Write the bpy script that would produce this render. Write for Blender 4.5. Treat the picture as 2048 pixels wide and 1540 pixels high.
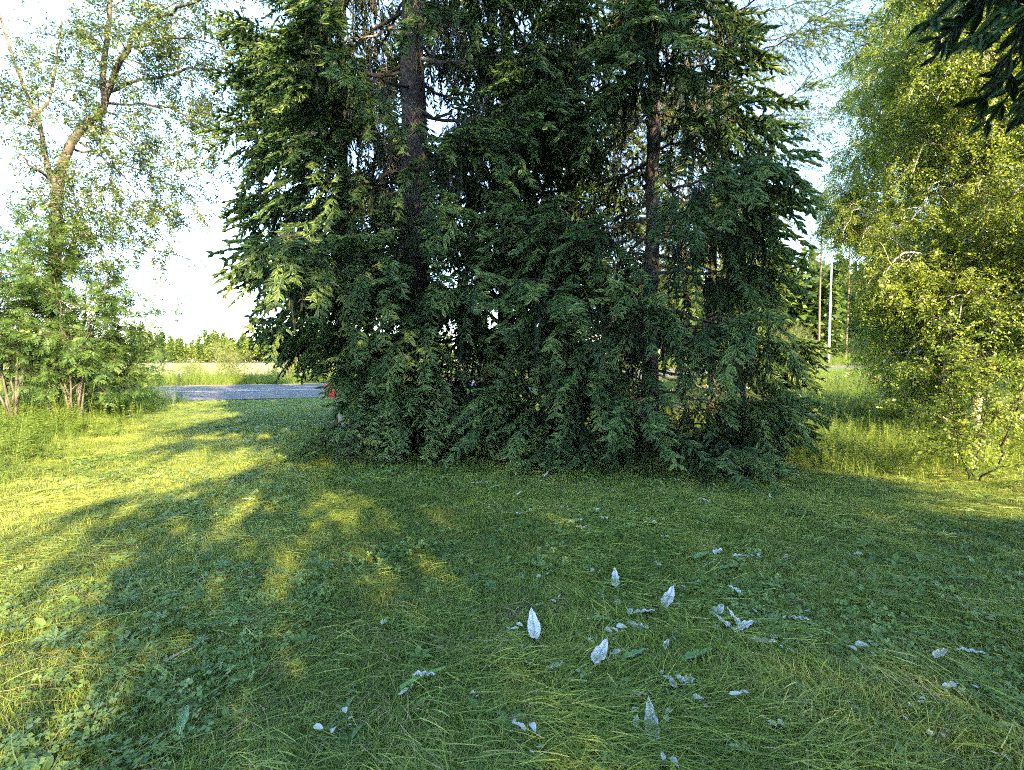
import bpy, math, random
import numpy as np
from mathutils import Vector, Matrix

# ------------------------------------------------------------------ camera, sky, sun, exposure
scene = bpy.context.scene
for o in list(bpy.data.objects):
    bpy.data.objects.remove(o)
COL = scene.collection
R = math.radians
F_PX, HOR, CAM_H = 980.0, 722.0, 1.6          # focal length in photo pixels, horizon row, eye height
PITCH = math.atan((770.0 - HOR) / F_PX)

cam_d = bpy.data.cameras.new('camera')
cam_d.sensor_width = 36.0
cam_d.lens = 36.0 * F_PX / 2048.0
cam_d.clip_start, cam_d.clip_end = 0.05, 6000.0
cam = bpy.data.objects.new('camera', cam_d)
COL.objects.link(cam)
cam.location = (0, 0, CAM_H)
cam.rotation_euler = (R(90) - PITCH, 0, 0)
scene.camera = cam

SUN_AZ, SUN_EL = R(32), R(24)                 # behind the camera, to its right
to_sun = Vector((math.sin(SUN_AZ) * math.cos(SUN_EL), -math.cos(SUN_AZ) * math.cos(SUN_EL), math.sin(SUN_EL)))
world = bpy.data.worlds.new('World')
scene.world = world
world.use_nodes = True
wn = world.node_tree.nodes
wl = world.node_tree.links
bg = wn['Background']
sky = wn.new('ShaderNodeTexSky')
sky.sky_type = 'NISHITA'
sky.sun_disc = False
sky.sun_elevation = SUN_EL
sky.sun_rotation = math.pi - SUN_AZ           # rotation is clockwise from +Y seen from above
sky.air_density, sky.dust_density, sky.ozone_density = 1.0, 0.2, 1.8
wl.new(sky.outputs[0], bg.inputs[0])
bg.inputs[1].default_value = 0.14

sun_d = bpy.data.lights.new('sun', 'SUN')
sun_d.energy = 5.0
sun_d.angle = R(0.6)
sun_d.color = (1.0, 0.74, 0.38)
sun = bpy.data.objects.new('sun', sun_d)
COL.objects.link(sun)
sun.rotation_euler = to_sun.to_track_quat('Z', 'Y').to_euler()
sun.location = (30, -40, 30)

vs = scene.view_settings
vs.view_transform = 'Standard'
vs.look = 'None'
vs.exposure = 3.1
vs.gamma = 1.0
vs.use_curve_mapping = False
scene.cycles.max_bounces = 4
scene.cycles.diffuse_bounces = 2
scene.cycles.transmission_bounces = 4
scene.cycles.transparent_max_bounces = 6
scene.cycles.glossy_bounces = 2
scene.cycles.caustics_reflective = False
scene.cycles.caustics_refractive = False
scene.cycles.sample_clamp_indirect = 4.0
scene.cycles.use_denoising = False
scene.cycles.use_adaptive_sampling = True
scene.cycles.adaptive_threshold = 0.035
scene.cycles.adaptive_min_samples = 32
scene.cycles.filter_width = 1.1

# ------------------------------------------------------------------ small maths
RNG = np.random.default_rng(11)


def px_dir(px, py):
    """Unit-depth world direction through a photograph pixel."""
    v = Vector(((px - 1024.0) / F_PX, -(py - 770.0) / F_PX, -1.0))
    v = cam.rotation_euler.to_matrix() @ v
    return v / v.y


def at(px, py, d):
    v = px_dir(px, py)
    return np.array((v.x * d, d, CAM_H + v.z * d))


def to_px(p):
    q_ = cam.rotation_euler.to_matrix().inverted() @ (Vector(p) - cam.location)
    return 1024 + F_PX * q_.x / max(.3, -q_.z), 770 - F_PX * q_.y / max(.3, -q_.z)


def on_ground(px, py):
    v = px_dir(px, py)
    d = 2.0
    for _ in range(60):
        g = float(hgt(v.x * d, d))
        d = 0.5 * d + 0.5 * (g - CAM_H) / v.z
    return np.array((v.x * d, d, float(hgt(v.x * d, d))))


def sstep(a, b, x):
    t = np.clip((np.asarray(x, float) - a) / (b - a), 0, 1)
    return t * t * (3 - 2 * t)


def vnoise(x, y, f, seed=0):
    """Smooth value noise in 0..1 on a lattice."""
    x = np.asarray(x, float) * f + seed * 17.3
    y = np.asarray(y, float) * f + seed * 9.1
    xi, yi = np.floor(x), np.floor(y)
    fx, fy = x - xi, y - yi
    fx, fy = fx * fx * (3 - 2 * fx), fy * fy * (3 - 2 * fy)

    def h(a, b):
        s = np.sin(a * 127.1 + b * 311.7 + seed * 74.7) * 43758.5453
        return s - np.floor(s)
    return (h(xi, yi) * (1 - fx) + h(xi + 1, yi) * fx) * (1 - fy) + (h(xi, yi + 1) * (1 - fx) + h(xi + 1, yi + 1) * fx) * fy


# the road: a straight line crossing behind the trees, climbing to the right
RO = np.array((-12.3, 27.0))
RU = np.array((0.934, 0.357))
RN = np.array((-0.357, 0.934))


def road_sn(x, y):
    x, y = np.asarray(x, float), np.asarray(y, float)
    return (x - RO[0]) * RU[0] + (y - RO[1]) * RU[1], (x - RO[0]) * RN[0] + (y - RO[1]) * RN[1]


def road_z(s):
    s = np.asarray(s, float)
    return np.where(s > 4, 1.15 * sstep(4, 46, s), 0.0)


def hgt(x, y):
    x, y = np.asarray(x, float), np.asarray(y, float)
    s, n = road_sn(x, y)
    z = road_z(s) * sstep(-17, -5, n)
    bump = (vnoise(x, y, 0.9, 1) - 0.5) * 0.07 + (vnoise(x, y, 0.25, 2) - 0.5) * 0.12
    flat = sstep(-8.0, -6.2, n) * (1 - sstep(8.6, 11, n))
    z = z + bump * (1 - flat) * (1 - sstep(60, 120, y)) - 0.06 * flat
    z = z + 0.45 * sstep(-5, -12, x + 0.55 * (y - 7)) * sstep(3, 9, y) * (1 - sstep(-9, -6, n))
    return z


# ------------------------------------------------------------------ mesh building
def mesh_np(name, verts, faces, mats, mat_idx=None, smooth=False):
    """faces: one (N,3)/(N,4) array or a list of such arrays."""
    me = bpy.data.meshes.new(name)
    if isinstance(faces, np.ndarray):
        faces = [faces]
    faces = [np.asarray(f, np.int32) for f in faces if len(f)]
    verts = np.asarray(verts, np.float32)
    me.vertices.add(len(verts))
    me.vertices.foreach_set('co', verts.ravel())
    nl = sum(f.size for f in faces)
    nf = sum(len(f) for f in faces)
    me.loops.add(nl)
    me.loops.foreach_set('vertex_index', np.concatenate([f.ravel() for f in faces]))
    me.polygons.add(nf)
    cnt = np.concatenate([np.full(len(f), f.shape[1], np.int32) for f in faces])
    me.polygons.foreach_set('loop_start', np.concatenate([[0], np.cumsum(cnt)[:-1]]).astype(np.int32))
    if smooth:
        me.polygons.foreach_set('use_smooth', np.ones(nf, bool))
    for m in (mats if isinstance(mats, (list, tuple)) else [mats]):
        me.materials.append(m)
    if mat_idx is not None:
        me.polygons.foreach_set('material_index', np.asarray(mat_idx, np.int32))
    me.update(calc_edges=True)
    return me


def link(name, data, parent=None, loc=None):
    o = bpy.data.objects.new(name, data)
    COL.objects.link(o)
    if parent is not None:
        o.parent = parent
    if loc is not None:
        o.location = loc
    return o


def tag(o, label=None, cat=None, group=None, kind=None):
    if label:
        o['label'] = label
    if cat:
        o['category'] = cat
    if group:
        o['group'] = group
    if kind:
        o['kind'] = kind
    return o


def empty(name, loc, label, cat, group=None):
    o = link(name, None, None, tuple(float(v) for v in loc))
    o.empty_display_size = 0.2
    return tag(o, label, cat, group)


def nrm(v):
    return v / np.maximum(np.linalg.norm(v, axis=-1, keepdims=True), 1e-9)


def tubes(paths, radii, sides=5):
    """paths (N,S,3), radii (N,S) -> verts, quads."""
    P = np.asarray(paths, float)
    Rr = np.asarray(radii, float)
    N, S, _ = P.shape
    T = nrm(np.gradient(P, axis=1))
    ref = np.zeros_like(T)
    ref[..., 0] = 1
    steep = np.abs(T[..., 0]) > 0.85
    ref[steep] = (0, 1, 0)
    # keep one reference per tube so that rings do not twist
    ref = np.repeat(ref[:, :1], S, axis=1)
    A = nrm(np.cross(T, ref))
    B = np.cross(T, A)
    ang = np.arange(sides) * 2 * math.pi / sides
    V = P[:, :, None] + Rr[:, :, None, None] * (A[:, :, None] * np.cos(ang)[None, None, :, None] + B[:, :, None] * np.sin(ang)[None, None, :, None])
    idx = np.arange(N * S * sides).reshape(N, S, sides)
    a = idx[:, :-1]
    b = idx[:, 1:]
    q = np.stack([a, np.roll(a, -1, 2), np.roll(b, -1, 2), b], -1).reshape(-1, 4)
    return V.reshape(-1, 3), q


def resample(pts, n):
    pts = np.asarray(pts, float)
    # Catmull-Rom through the points
    P = np.vstack([2 * pts[0] - pts[1], pts, 2 * pts[-1] - pts[-2]])
    seg = len(pts) - 1
    out = []
    for u in np.linspace(0, seg, n):
        i = min(int(u), seg - 1)
        t = u - i
        p0, p1, p2, p3 = P[i:i + 4]
        out.append(0.5 * (2 * p1 + (p2 - p0) * t + (2 * p0 - 5 * p1 + 4 * p2 - p3) * t * t + (3 * p1 - p0 - 3 * p2 + p3) * t ** 3))
    return np.array(out)


def frame_quat(axis, up):
    """Quaternions (w,x,y,z) turning +Y onto axis and +Z towards up."""
    y = nrm(np.asarray(axis, float))
    x = nrm(np.cross(y, up))
    z = np.cross(x, y)
    m = np.stack([x, y, z], -1)
    t = m[:, 0, 0] + m[:, 1, 1] + m[:, 2, 2]
    q = np.empty((len(m), 4))
    q[:, 0] = np.sqrt(np.maximum(0, 1 + t)) / 2
    q[:, 1] = np.copysign(np.sqrt(np.maximum(0, 1 + m[:, 0, 0] - m[:, 1, 1] - m[:, 2, 2])) / 2, m[:, 2, 1] - m[:, 1, 2])
    q[:, 2] = np.copysign(np.sqrt(np.maximum(0, 1 - m[:, 0, 0] + m[:, 1, 1] - m[:, 2, 2])) / 2, m[:, 0, 2] - m[:, 2, 0])
    q[:, 3] = np.copysign(np.sqrt(np.maximum(0, 1 - m[:, 0, 0] - m[:, 1, 1] + m[:, 2, 2])) / 2, m[:, 1, 0] - m[:, 0, 1])
    return nrm(q)


GN = {}


def gn_group(key, templates):
    if key in GN:
        return GN[key]
    ng = bpy.data.node_groups.new('scatter_' + key, 'GeometryNodeTree')
    ng.interface.new_socket('Geometry', in_out='INPUT', socket_type='NodeSocketGeometry')
    ng.interface.new_socket('Geometry', in_out='OUTPUT', socket_type='NodeSocketGeometry')
    n, l = ng.nodes, ng.links
    gi, go = n.new('NodeGroupInput'), n.new('NodeGroupOutput')
    g2i = n.new('GeometryNodeGeometryToInstance')
    for t in templates:
        oi = n.new('GeometryNodeObjectInfo')
        oi.inputs['Object'].default_value = t
        oi.inputs['As Instance'].default_value = False
        l.new(oi.outputs['Geometry'], g2i.inputs[0])
    iop = n.new('GeometryNodeInstanceOnPoints')
    iop.inputs['Pick Instance'].default_value = True

    def attr(nm, typ):
        a = n.new('GeometryNodeInputNamedAttribute')
        a.data_type = typ
        a.inputs['Name'].default_value = nm
        return a.outputs['Attribute']
    l.new(gi.outputs[0], iop.inputs['Points'])
    l.new(g2i.outputs[0], iop.inputs['Instance'])
    l.new(attr('idx', 'INT'), iop.inputs['Instance Index'])
    l.new(attr('rot', 'QUATERNION'), iop.inputs['Rotation'])
    l.new(attr('scl', 'FLOAT'), iop.inputs['Scale'])
    l.new(iop.outputs[0], go.inputs[0])
    GN[key] = ng
    return ng


def scatter(name, key, templates, pts, quat, scl, tint=None, parent=None, kind='stuff', rng=RNG):
    """One object: many small plants, leaves or blades."""
    n = len(pts)
    me = bpy.data.meshes.new(name)
    me.vertices.add(n)
    me.vertices.foreach_set('co', np.asarray(pts, np.float32).ravel())
    a = me.attributes.new('rot', 'QUATERNION', 'POINT')
    a.data.foreach_set('value', np.asarray(quat, np.float32).ravel())
    a = me.attributes.new('scl', 'FLOAT', 'POINT')
    a.data.foreach_set('value', np.asarray(scl, np.float32).ravel())
    a = me.attributes.new('idx', 'INT', 'POINT')
    a.data.foreach_set('value', rng.integers(0, len(templates), n).astype(np.int32))
    a = me.attributes.new('tint', 'FLOAT', 'POINT')
    a.data.foreach_set('value', np.asarray(rng.random(n) if tint is None else tint, np.float32).ravel())
    o = link(name, me, parent)
    md = o.modifiers.new('scatter', 'NODES')
    md.node_group = gn_group(key, templates)
    if kind:
        o['kind'] = kind
    return o


# ------------------------------------------------------------------ materials
def new_mat(name):
    m = bpy.data.materials.new(name)
    m.use_nodes = True
    nt = m.node_tree
    b = nt.nodes['Principled BSDF']
    return m, nt, b


def ramp(nt, stops):
    r = nt.nodes.new('ShaderNodeValToRGB')
    e = r.color_ramp.elements
    while len(e) < len(stops):
        e.new(0.5)
    for i, (p, c) in enumerate(stops):
        e[i].position = p
        e[i].color = (*c, 1)
    return r


def leaf_mat(name, stops, trans=0.35, rough=0.5, spec=0.3, tint_attr=True):
    """Leaf or blade: colour from the plant's own tint, with light passing through."""
    m, nt, b = new_mat(name)
    rp = ramp(nt, stops)
    at_ = nt.nodes.new('ShaderNodeAttribute')
    at_.attribute_type = 'INSTANCER'
    at_.attribute_name = 'tint'
    oi = nt.nodes.new('ShaderNodeObjectInfo')
    geo = nt.nodes.new('ShaderNodeNewGeometry')
    mx = nt.nodes.new('ShaderNodeMath')
    mx.operation = 'MULTIPLY_ADD'
    nt.links.new(geo.outputs['Random Per Island'], mx.inputs[0])
    mx.inputs[1].default_value = 0.30
    nt.links.new(at_.outputs['Fac'], mx.inputs[2])
    sb = nt.nodes.new('ShaderNodeMath')
    sb.operation = 'SUBTRACT'
    nt.links.new(mx.outputs[0], sb.inputs[0])
    sb.inputs[1].default_value = 0.15
    nt.links.new(sb.outputs[0], rp.inputs[0])
    nt.links.new(rp.outputs[0], b.inputs['Base Color'])
    b.inputs['Roughness'].default_value = rough
    b.inputs['Specular IOR Level'].default_value = spec
    tr = nt.nodes.new('ShaderNodeBsdfTranslucent')
    hs = nt.nodes.new('ShaderNodeMixRGB')
    hs.blend_type = 'MULTIPLY'
    hs.inputs[0].default_value = 1.0
    hs.inputs[2].default_value = (1.35, 1.25, 0.55, 1)
    nt.links.new(rp.outputs[0], hs.inputs[1])
    nt.links.new(hs.outputs[0], tr.inputs[0])
    ms = nt.nodes.new('ShaderNodeMixShader')
    ms.inputs[0].default_value = trans
    nt.links.new(b.outputs[0], ms.inputs[1])
    nt.links.new(tr.outputs[0], ms.inputs[2])
    nt.links.new(ms.outputs[0], nt.nodes['Material Output'].inputs[0])
    return m


def noise_mat(name, stops, scale=8.0, detail=6.0, rough=0.9, bump=0.4, stretch=(1, 1, 1), dist=0.02, spec=0.2):
    m, nt, b = new_mat(name)
    tc = nt.nodes.new('ShaderNodeTexCoord')
    mp = nt.nodes.new('ShaderNodeMapping')
    mp.inputs['Scale'].default_value = stretch
    nz = nt.nodes.new('ShaderNodeTexNoise')
    nz.inputs['Scale'].default_value = scale
    nz.inputs['Detail'].default_value = detail
    nz.inputs['Roughness'].default_value = 0.65
    rp = ramp(nt, stops)
    nt.links.new(tc.outputs['Object'], mp.inputs[0])
    nt.links.new(mp.outputs[0], nz.inputs['Vector'])
    nt.links.new(nz.outputs['Fac'], rp.inputs[0])
    nt.links.new(rp.outputs[0], b.inputs['Base Color'])
    b.inputs['Roughness'].default_value = rough
    b.inputs['Specular IOR Level'].default_value = spec
    bp = nt.nodes.new('ShaderNodeBump')
    bp.inputs['Strength'].default_value = bump
    bp.inputs['Distance'].default_value = dist
    nt.links.new(nz.outputs['Fac'], bp.inputs['Height'])
    nt.links.new(bp.outputs[0], b.inputs['Normal'])
    return m


M = {}
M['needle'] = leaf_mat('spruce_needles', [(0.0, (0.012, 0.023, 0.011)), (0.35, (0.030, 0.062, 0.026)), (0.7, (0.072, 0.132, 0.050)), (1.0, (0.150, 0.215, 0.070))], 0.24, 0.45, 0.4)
M['larch'] = leaf_mat('larch_needles', [(0.0, (0.035, 0.075, 0.020)), (1.0, (0.110, 0.170, 0.045))], 0.3)
M['twig'] = noise_mat('dead_twig_bark', [(0.3, (0.07, 0.06, 0.052)), (0.7, (0.24, 0.22, 0.20))], 6.0, 3, 0.9, 0.1)
M['twig_dark'] = noise_mat('living_twig_bark', [(0.3, (0.016, 0.013, 0.010)), (0.7, (0.050, 0.042, 0.034))], 6.0, 3, 0.9, 0.1)
M['bark'] = noise_mat('spruce_bark', [(0.3, (0.018, 0.016, 0.015)), (0.55, (0.046, 0.039, 0.037)), (0.8, (0.095, 0.084, 0.080))], 26.0, 8, 0.9, 0.9, (1, 1, 0.45), 0.03)
M['lichen'] = noise_mat('lichen_branch_bark', [(0.35, (0.040, 0.032, 0.026)), (0.55, (0.12, 0.105, 0.09)), (0.75, (0.34, 0.35, 0.32))], 9.0, 6, 0.9, 0.6)
M['pale_bark'] = noise_mat('pale_broadleaf_bark', [(0.3, (0.028, 0.025, 0.022)), (0.55, (0.080, 0.072, 0.065)), (0.8, (0.20, 0.185, 0.165))], 7.0, 8, 0.85, 0.7, (1, 1, 0.6), 0.02)
M['pine_bark'] = noise_mat('pine_bark', [(0.3, (0.07, 0.048, 0.036)), (0.6, (0.16, 0.115, 0.088)), (0.8, (0.22, 0.165, 0.13))], 5.0, 6, 0.9, 0.5)
M['aspen'] = leaf_mat('oval_leaves', [(0.0, (0.030, 0.055, 0.022)), (0.5, (0.065, 0.105, 0.032)), (1.0, (0.14, 0.18, 0.045))], 0.38, 0.42, 0.45)
M['birch'] = leaf_mat('birch_leaves', [(0.0, (0.065, 0.110, 0.022)), (0.5, (0.155, 0.225, 0.042)), (1.0, (0.240, 0.300, 0.062))], 0.5, 0.42, 0.4)
M['rowan'] = leaf_mat('rowan_leaves', [(0.0, (0.030, 0.070, 0.024)), (0.5, (0.065, 0.130, 0.036)), (1.0, (0.125, 0.205, 0.048))], 0.4, 0.45, 0.4)
M['willow'] = leaf_mat('willow_leaves', [(0.0, (0.075, 0.105, 0.035)), (1.0, (0.19, 0.22, 0.065))], 0.35)
M['grass'] = leaf_mat('grass_blades', [(0.0, (0.070, 0.115, 0.024)), (0.45, (0.165, 0.230, 0.042)), (0.8, (0.255, 0.315, 0.064)), (1.0, (0.38, 0.36, 0.12))], 0.34, 0.45, 0.35)
M['straw'] = leaf_mat('dry_straw', [(0.0, (0.15, 0.11, 0.05)), (1.0, (0.36, 0.30, 0.16))], 0.2, 0.7, 0.2)
M['meadow'] = leaf_mat('meadow_blades', [(0.0, (0.060, 0.110, 0.022)), (0.5, (0.120, 0.190, 0.034)), (1.0, (0.195, 0.250, 0.055))], 0.4)
M['weed'] = leaf_mat('broad_weed_leaves', [(0.0, (0.055, 0.110, 0.028)), (0.6, (0.115, 0.190, 0.046)), (1.0, (0.180, 0.255, 0.080))], 0.3, 0.5, 0.35)
M['lupin'] = leaf_mat('lupin_leaves', [(0.0, (0.060, 0.120, 0.045)), (1.0, (0.120, 0.200, 0.085))], 0.25)
M['pale_leaf'] = leaf_mat('felted_leaf_undersides', [(0.0, (0.26, 0.31, 0.25)), (1.0, (0.44, 0.47, 0.43))], 0.1, 0.9, 0.1)
M['cream'] = leaf_mat('cream_flowers', [(0.0, (0.45, 0.40, 0.24)), (1.0, (0.68, 0.62, 0.42))], 0.2, 0.8, 0.1)
M['purple'] = leaf_mat('purple_flowers', [(0.0, (0.22, 0.12, 0.30)), (1.0, (0.38, 0.26, 0.46))], 0.2, 0.8, 0.1)


def soil_mat():
    m, nt, b = new_mat('soil_and_thatch')
    tc = nt.nodes.new('ShaderNodeTexCoord')
    n1 = nt.nodes.new('ShaderNodeTexNoise')
    n1.inputs['Scale'].default_value = 55.0
    n1.inputs['Detail'].default_value = 8.0
    n2 = nt.nodes.new('ShaderNodeTexNoise')
    n2.inputs['Scale'].default_value = 0.8
    n2.inputs['Detail'].default_value = 4.0
    r1 = ramp(nt, [(0.3, (0.022, 0.030, 0.010)), (0.55, (0.060, 0.082, 0.024)), (0.75, (0.120, 0.120, 0.050))])
    r2 = ramp(nt, [(0.35, (0.75, 0.8, 0.7)), (0.65, (1.25, 1.15, 1.0))])
    mx = nt.nodes.new('ShaderNodeMixRGB')
    mx.blend_type = 'MULTIPLY'
    mx.inputs[0].default_value = 1
    nt.links.new(tc.outputs['Object'], n1.inputs['Vector'])
    nt.links.new(tc.outputs['Object'], n2.inputs['Vector'])
    nt.links.new(n1.outputs['Fac'], r1.inputs[0])
    nt.links.new(n2.outputs['Fac'], r2.inputs[0])
    nt.links.new(r1.outputs[0], mx.inputs[1])
    nt.links.new(r2.outputs[0], mx.inputs[2])
    nt.links.new(mx.outputs[0], b.inputs['Base Color'])
    b.inputs['Roughness'].default_value = 1.0
    b.inputs['Specular IOR Level'].default_value = 0.1
    bp = nt.nodes.new('ShaderNodeBump')
    bp.inputs['Strength'].default_value = 0.8
    bp.inputs['Distance'].default_value = 0.03
    nt.links.new(n1.outputs['Fac'], bp.inputs['Height'])
    nt.links.new(bp.outputs[0], b.inputs['Normal'])
    return m


M['soil'] = soil_mat()
M['asphalt'] = noise_mat('asphalt', [(0.3, (0.072, 0.066, 0.060)), (0.6, (0.092, 0.085, 0.077)), (0.8, (0.108, 0.100, 0.090))], 1.2, 6, 0.85, 0.25)
M['gravel'] = noise_mat('gravel_shoulder', [(0.35, (0.050, 0.045, 0.040)), (0.5, (0.095, 0.086, 0.078)), (0.72, (0.15, 0.138, 0.122))], 2.2, 7, 0.95, 0.6)
M['paint'] = noise_mat('road_paint', [(0.3, (0.45, 0.45, 0.43)), (0.6, (0.72, 0.72, 0.70))], 12.0, 6, 0.7, 0.1)
M['crop'] = noise_mat('ripening_crop', [(0.3, (0.20, 0.21, 0.075)), (0.7, (0.31, 0.31, 0.13))], 0.25, 10, 0.95, 0.5)
M['zinc'] = noise_mat('galvanised_steel', [(0.3, (0.42, 0.43, 0.44)), (0.7, (0.60, 0.61, 0.62))], 3.0, 4, 0.45, 0.05, spec=0.5)
M['red'] = noise_mat('red_paint', [(0.3, (0.42, 0.012, 0.016)), (0.7, (0.60, 0.020, 0.022))], 9.0, 5, 0.4, 0.05, spec=0.5)
M['grey_wood'] = noise_mat('weathered_wood', [(0.3, (0.12, 0.10, 0.085)), (0.7, (0.34, 0.29, 0.25))], 9.0, 8, 0.9, 0.6, (3, 3, 0.25))
M['black'] = noise_mat('black_plastic', [(0.3, (0.02, 0.02, 0.022)), (0.7, (0.045, 0.045, 0.05))], 9.0, 3, 0.6, 0.05)
M['house_red'] = noise_mat('red_ochre_boards', [(0.3, (0.26, 0.05, 0.035)), (0.7, (0.36, 0.075, 0.05))], 4.0, 5, 0.85, 0.2, (6, 6, 0.3))
M['white'] = noise_mat('white_paint', [(0.3, (0.66, 0.66, 0.64)), (0.7, (0.8, 0.8, 0.78))], 5.0, 3, 0.6, 0.05)
M['glass'] = noise_mat('dark_window_glass', [(0.3, (0.02, 0.025, 0.03)), (0.7, (0.04, 0.045, 0.05))], 3.0, 2, 0.08, 0.0, spec=0.6)


def birch_bark():
    m, nt, b = new_mat('birch_bark')
    tc = nt.nodes.new('ShaderNodeTexCoord')
    mp = nt.nodes.new('ShaderNodeMapping')
    mp.inputs['Scale'].default_value = (1.2, 1.2, 9.0)
    n1 = nt.nodes.new('ShaderNodeTexNoise')
    n1.inputs['Scale'].default_value = 2.2
    n1.inputs['Detail'].default_value = 6
    n2 = nt.nodes.new('ShaderNodeTexNoise')
    n2.inputs['Scale'].default_value = 3.5
    n2.inputs['Detail'].default_value = 7
    r1 = ramp(nt, [(0.36, (0.05, 0.045, 0.04)), (0.46, (0.55, 0.52, 0.47)), (0.8, (0.74, 0.71, 0.66))])
    r2 = ramp(nt, [(0.40, (0.09, 0.08, 0.07)), (0.50, (1, 1, 1))])
    mx = nt.nodes.new('ShaderNodeMixRGB')
    mx.blend_type = 'MULTIPLY'
    mx.inputs[0].default_value = 1
    nt.links.new(tc.outputs['Object'], mp.inputs[0])
    nt.links.new(mp.outputs[0], n1.inputs['Vector'])
    nt.links.new(tc.outputs['Object'], n2.inputs['Vector'])
    nt.links.new(n1.outputs['Fac'], r1.inputs[0])
    nt.links.new(n2.outputs['Fac'], r2.inputs[0])
    nt.links.new(r1.outputs[0], mx.inputs[1])
    nt.links.new(r2.outputs[0], mx.inputs[2])
    nt.links.new(mx.outputs[0], b.inputs['Base Color'])
    b.inputs['Roughness'].default_value = 0.8
    bp = nt.nodes.new('ShaderNodeBump')
    bp.inputs['Strength'].default_value = 0.5
    bp.inputs['Distance'].default_value = 0.02
    nt.links.new(n2.outputs['Fac'], bp.inputs['Height'])
    nt.links.new(bp.outputs[0], b.inputs['Normal'])
    return m


M['birch_bark'] = birch_bark()


# ------------------------------------------------------------------ templates (one spray of leaves, one tuft of grass ...)
class TB:
    """Triangle soup with a material index per face."""

    def __init__(self):
        self.v, self.f, self.m = [], [], []

    def tri(self, a, b, c, m=0):
        i = len(self.v)
        self.v += [a, b, c]
        self.f.append((i, i + 1, i + 2))
        self.m.append(m)

    def strip(self, pts, side, widths, m=0):
        """Tapered ribbon along pts; last width 0 closes it to a point."""
        i0 = len(self.v)
        n = len(pts)
        for p, w in zip(pts, widths):
            self.v += [p - side * w / 2, p + side * w / 2]
        for k in range(n - 1):
            a = i0 + 2 * k
            self.f += [(a, a + 1, a + 3), (a, a + 3, a + 2)]
            self.m += [m, m]

    def leaf(self, base, d, up, L, W, m=0, fold=0.25, wide=0.42, curl=0.0):
        d = nrm(d)
        s = nrm(np.cross(d, up))
        n = np.cross(s, d)
        i = len(self.v)
        mid = base + d * L * wide
        tip = base + d * L - n * curl * L
        lo = base + d * L * wide * 0.35
        hi = base + d * L * 0.75 - n * curl * L * 0.5
        lift = n * fold * W * 0.5
        self.v += [base, lo + s * W * 0.36 + lift * .7, mid + s * W * .5 + lift, hi + s * W * .3 + lift * .6, tip,
                   hi - s * W * .3 + lift * .6, mid - s * W * .5 + lift, lo - s * W * 0.36 + lift * .7, mid]
        for a, b in ((0, 1), (1, 2), (2, 3), (3, 4), (4, 5), (5, 6), (6, 7), (7, 0)):
            self.f.append((i + a, i + b, i + 8))
            self.m.append(m)

    def leaf4(self, base, d, up, L, W, m=0, fold=0.25, wide=0.45):
        """Cheap leaf: four triangles."""
        d = nrm(d)
        s = nrm(np.cross(d, up))
        n = np.cross(s, d)
        i = len(self.v)
        mid = base + d * L * wide
        self.v += [base, mid + s * W * .5 + n * fold * W * .5, base + d * L, mid - s * W * .5 + n * fold * W * .5]
        self.f += [(i, i + 1, i + 2), (i, i + 2, i + 3)]
        self.m += [m, m]

    def obj(self, name, mats):
        return bpy.data.objects.new(name, mesh_np(name, np.array(self.v), np.array(self.f), mats, self.m))


def rv(rng, s=1.0):
    return rng.normal(0, s, 3)


UP = np.array((0, 0, 1.0))


def t_spruce(seed, hanging):
    """A spruce spray, about 0.4 m long along +Y: a twig with bottle-brush side shoots."""
    rng = np.random.default_rng(seed)
    t = TB()
    L = 0.40 if not hanging else .46
    n = 5 if not hanging else 6
    dz = -.16 if not hanging else -.03
    axis = [np.array((0, L * u, dz * L * u * u + rng.normal(0, 0.004))) for u in np.linspace(0, 1, 6)]
    t.strip(axis, np.array((1.0, 0, 0)), [0.008, 0.007, 0.006, 0.005, 0.004, 0.003], 1)
    shoots = [(axis[3], nrm(axis[5] - axis[3]), L * 0.42), (axis[1], nrm(axis[3] - axis[1]), L * .42)]
    for k in range(n):
        u = 0.10 + 0.78 * k / (n - 1)
        p = np.array((0, L * u, dz * L * u * u))
        for s in (-1, 1):
            if rng.random() < 0.08:
                continue
            a = R(rng.uniform(35, 60)) if not hanging else R(rng.uniform(12, 32))
            d = np.array((s * math.sin(a), math.cos(a), rng.normal(-0.28, 0.16) if not hanging else rng.normal(0, .25)))
            l = (0.16 - 0.07 * u) * rng.uniform(0.75, 1.15) * (0.9 if hanging else 1.0)
            shoots.append((p, nrm(d), l))
    for p, d, l in shoots:
        k = max(8, int(l / (0.0062 if not hanging else .0075)))
        s1 = nrm(np.cross(d, UP + rv(rng, .05)))
        n1 = np.cross(s1, d)
        for j in range(3):
            a = j * math.pi / 3 + rng.random() * .6
            t.leaf4(p - d * .005, d, n1 * math.cos(a) + s1 * math.sin(a), l * 1.06, .034 if not hanging else .023, 0, .15, rng.uniform(.4, .6))
        for j in range(k):
            u = (j + rng.random()) / k
            a = rng.uniform(0, 2 * math.pi)
            rad = s1 * math.cos(a) + n1 * math.sin(a)
            ln = rng.uniform(0.023, 0.031) * (1 - 0.35 * u ** 3) * (.8 if hanging else 1.0)
            nd = nrm(d * rng.uniform(0.55, .9) + rad * 0.85 + n1 * 0.15)
            b = p + d * l * u
            w = nrm(np.cross(nd, d + rv(rng, .3))) * 0.0040
            t.tri(b - w, b + w, b + nd * ln, 0)
    return t.obj('spruce_spray', [M['needle'], M['twig_dark']])


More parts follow.
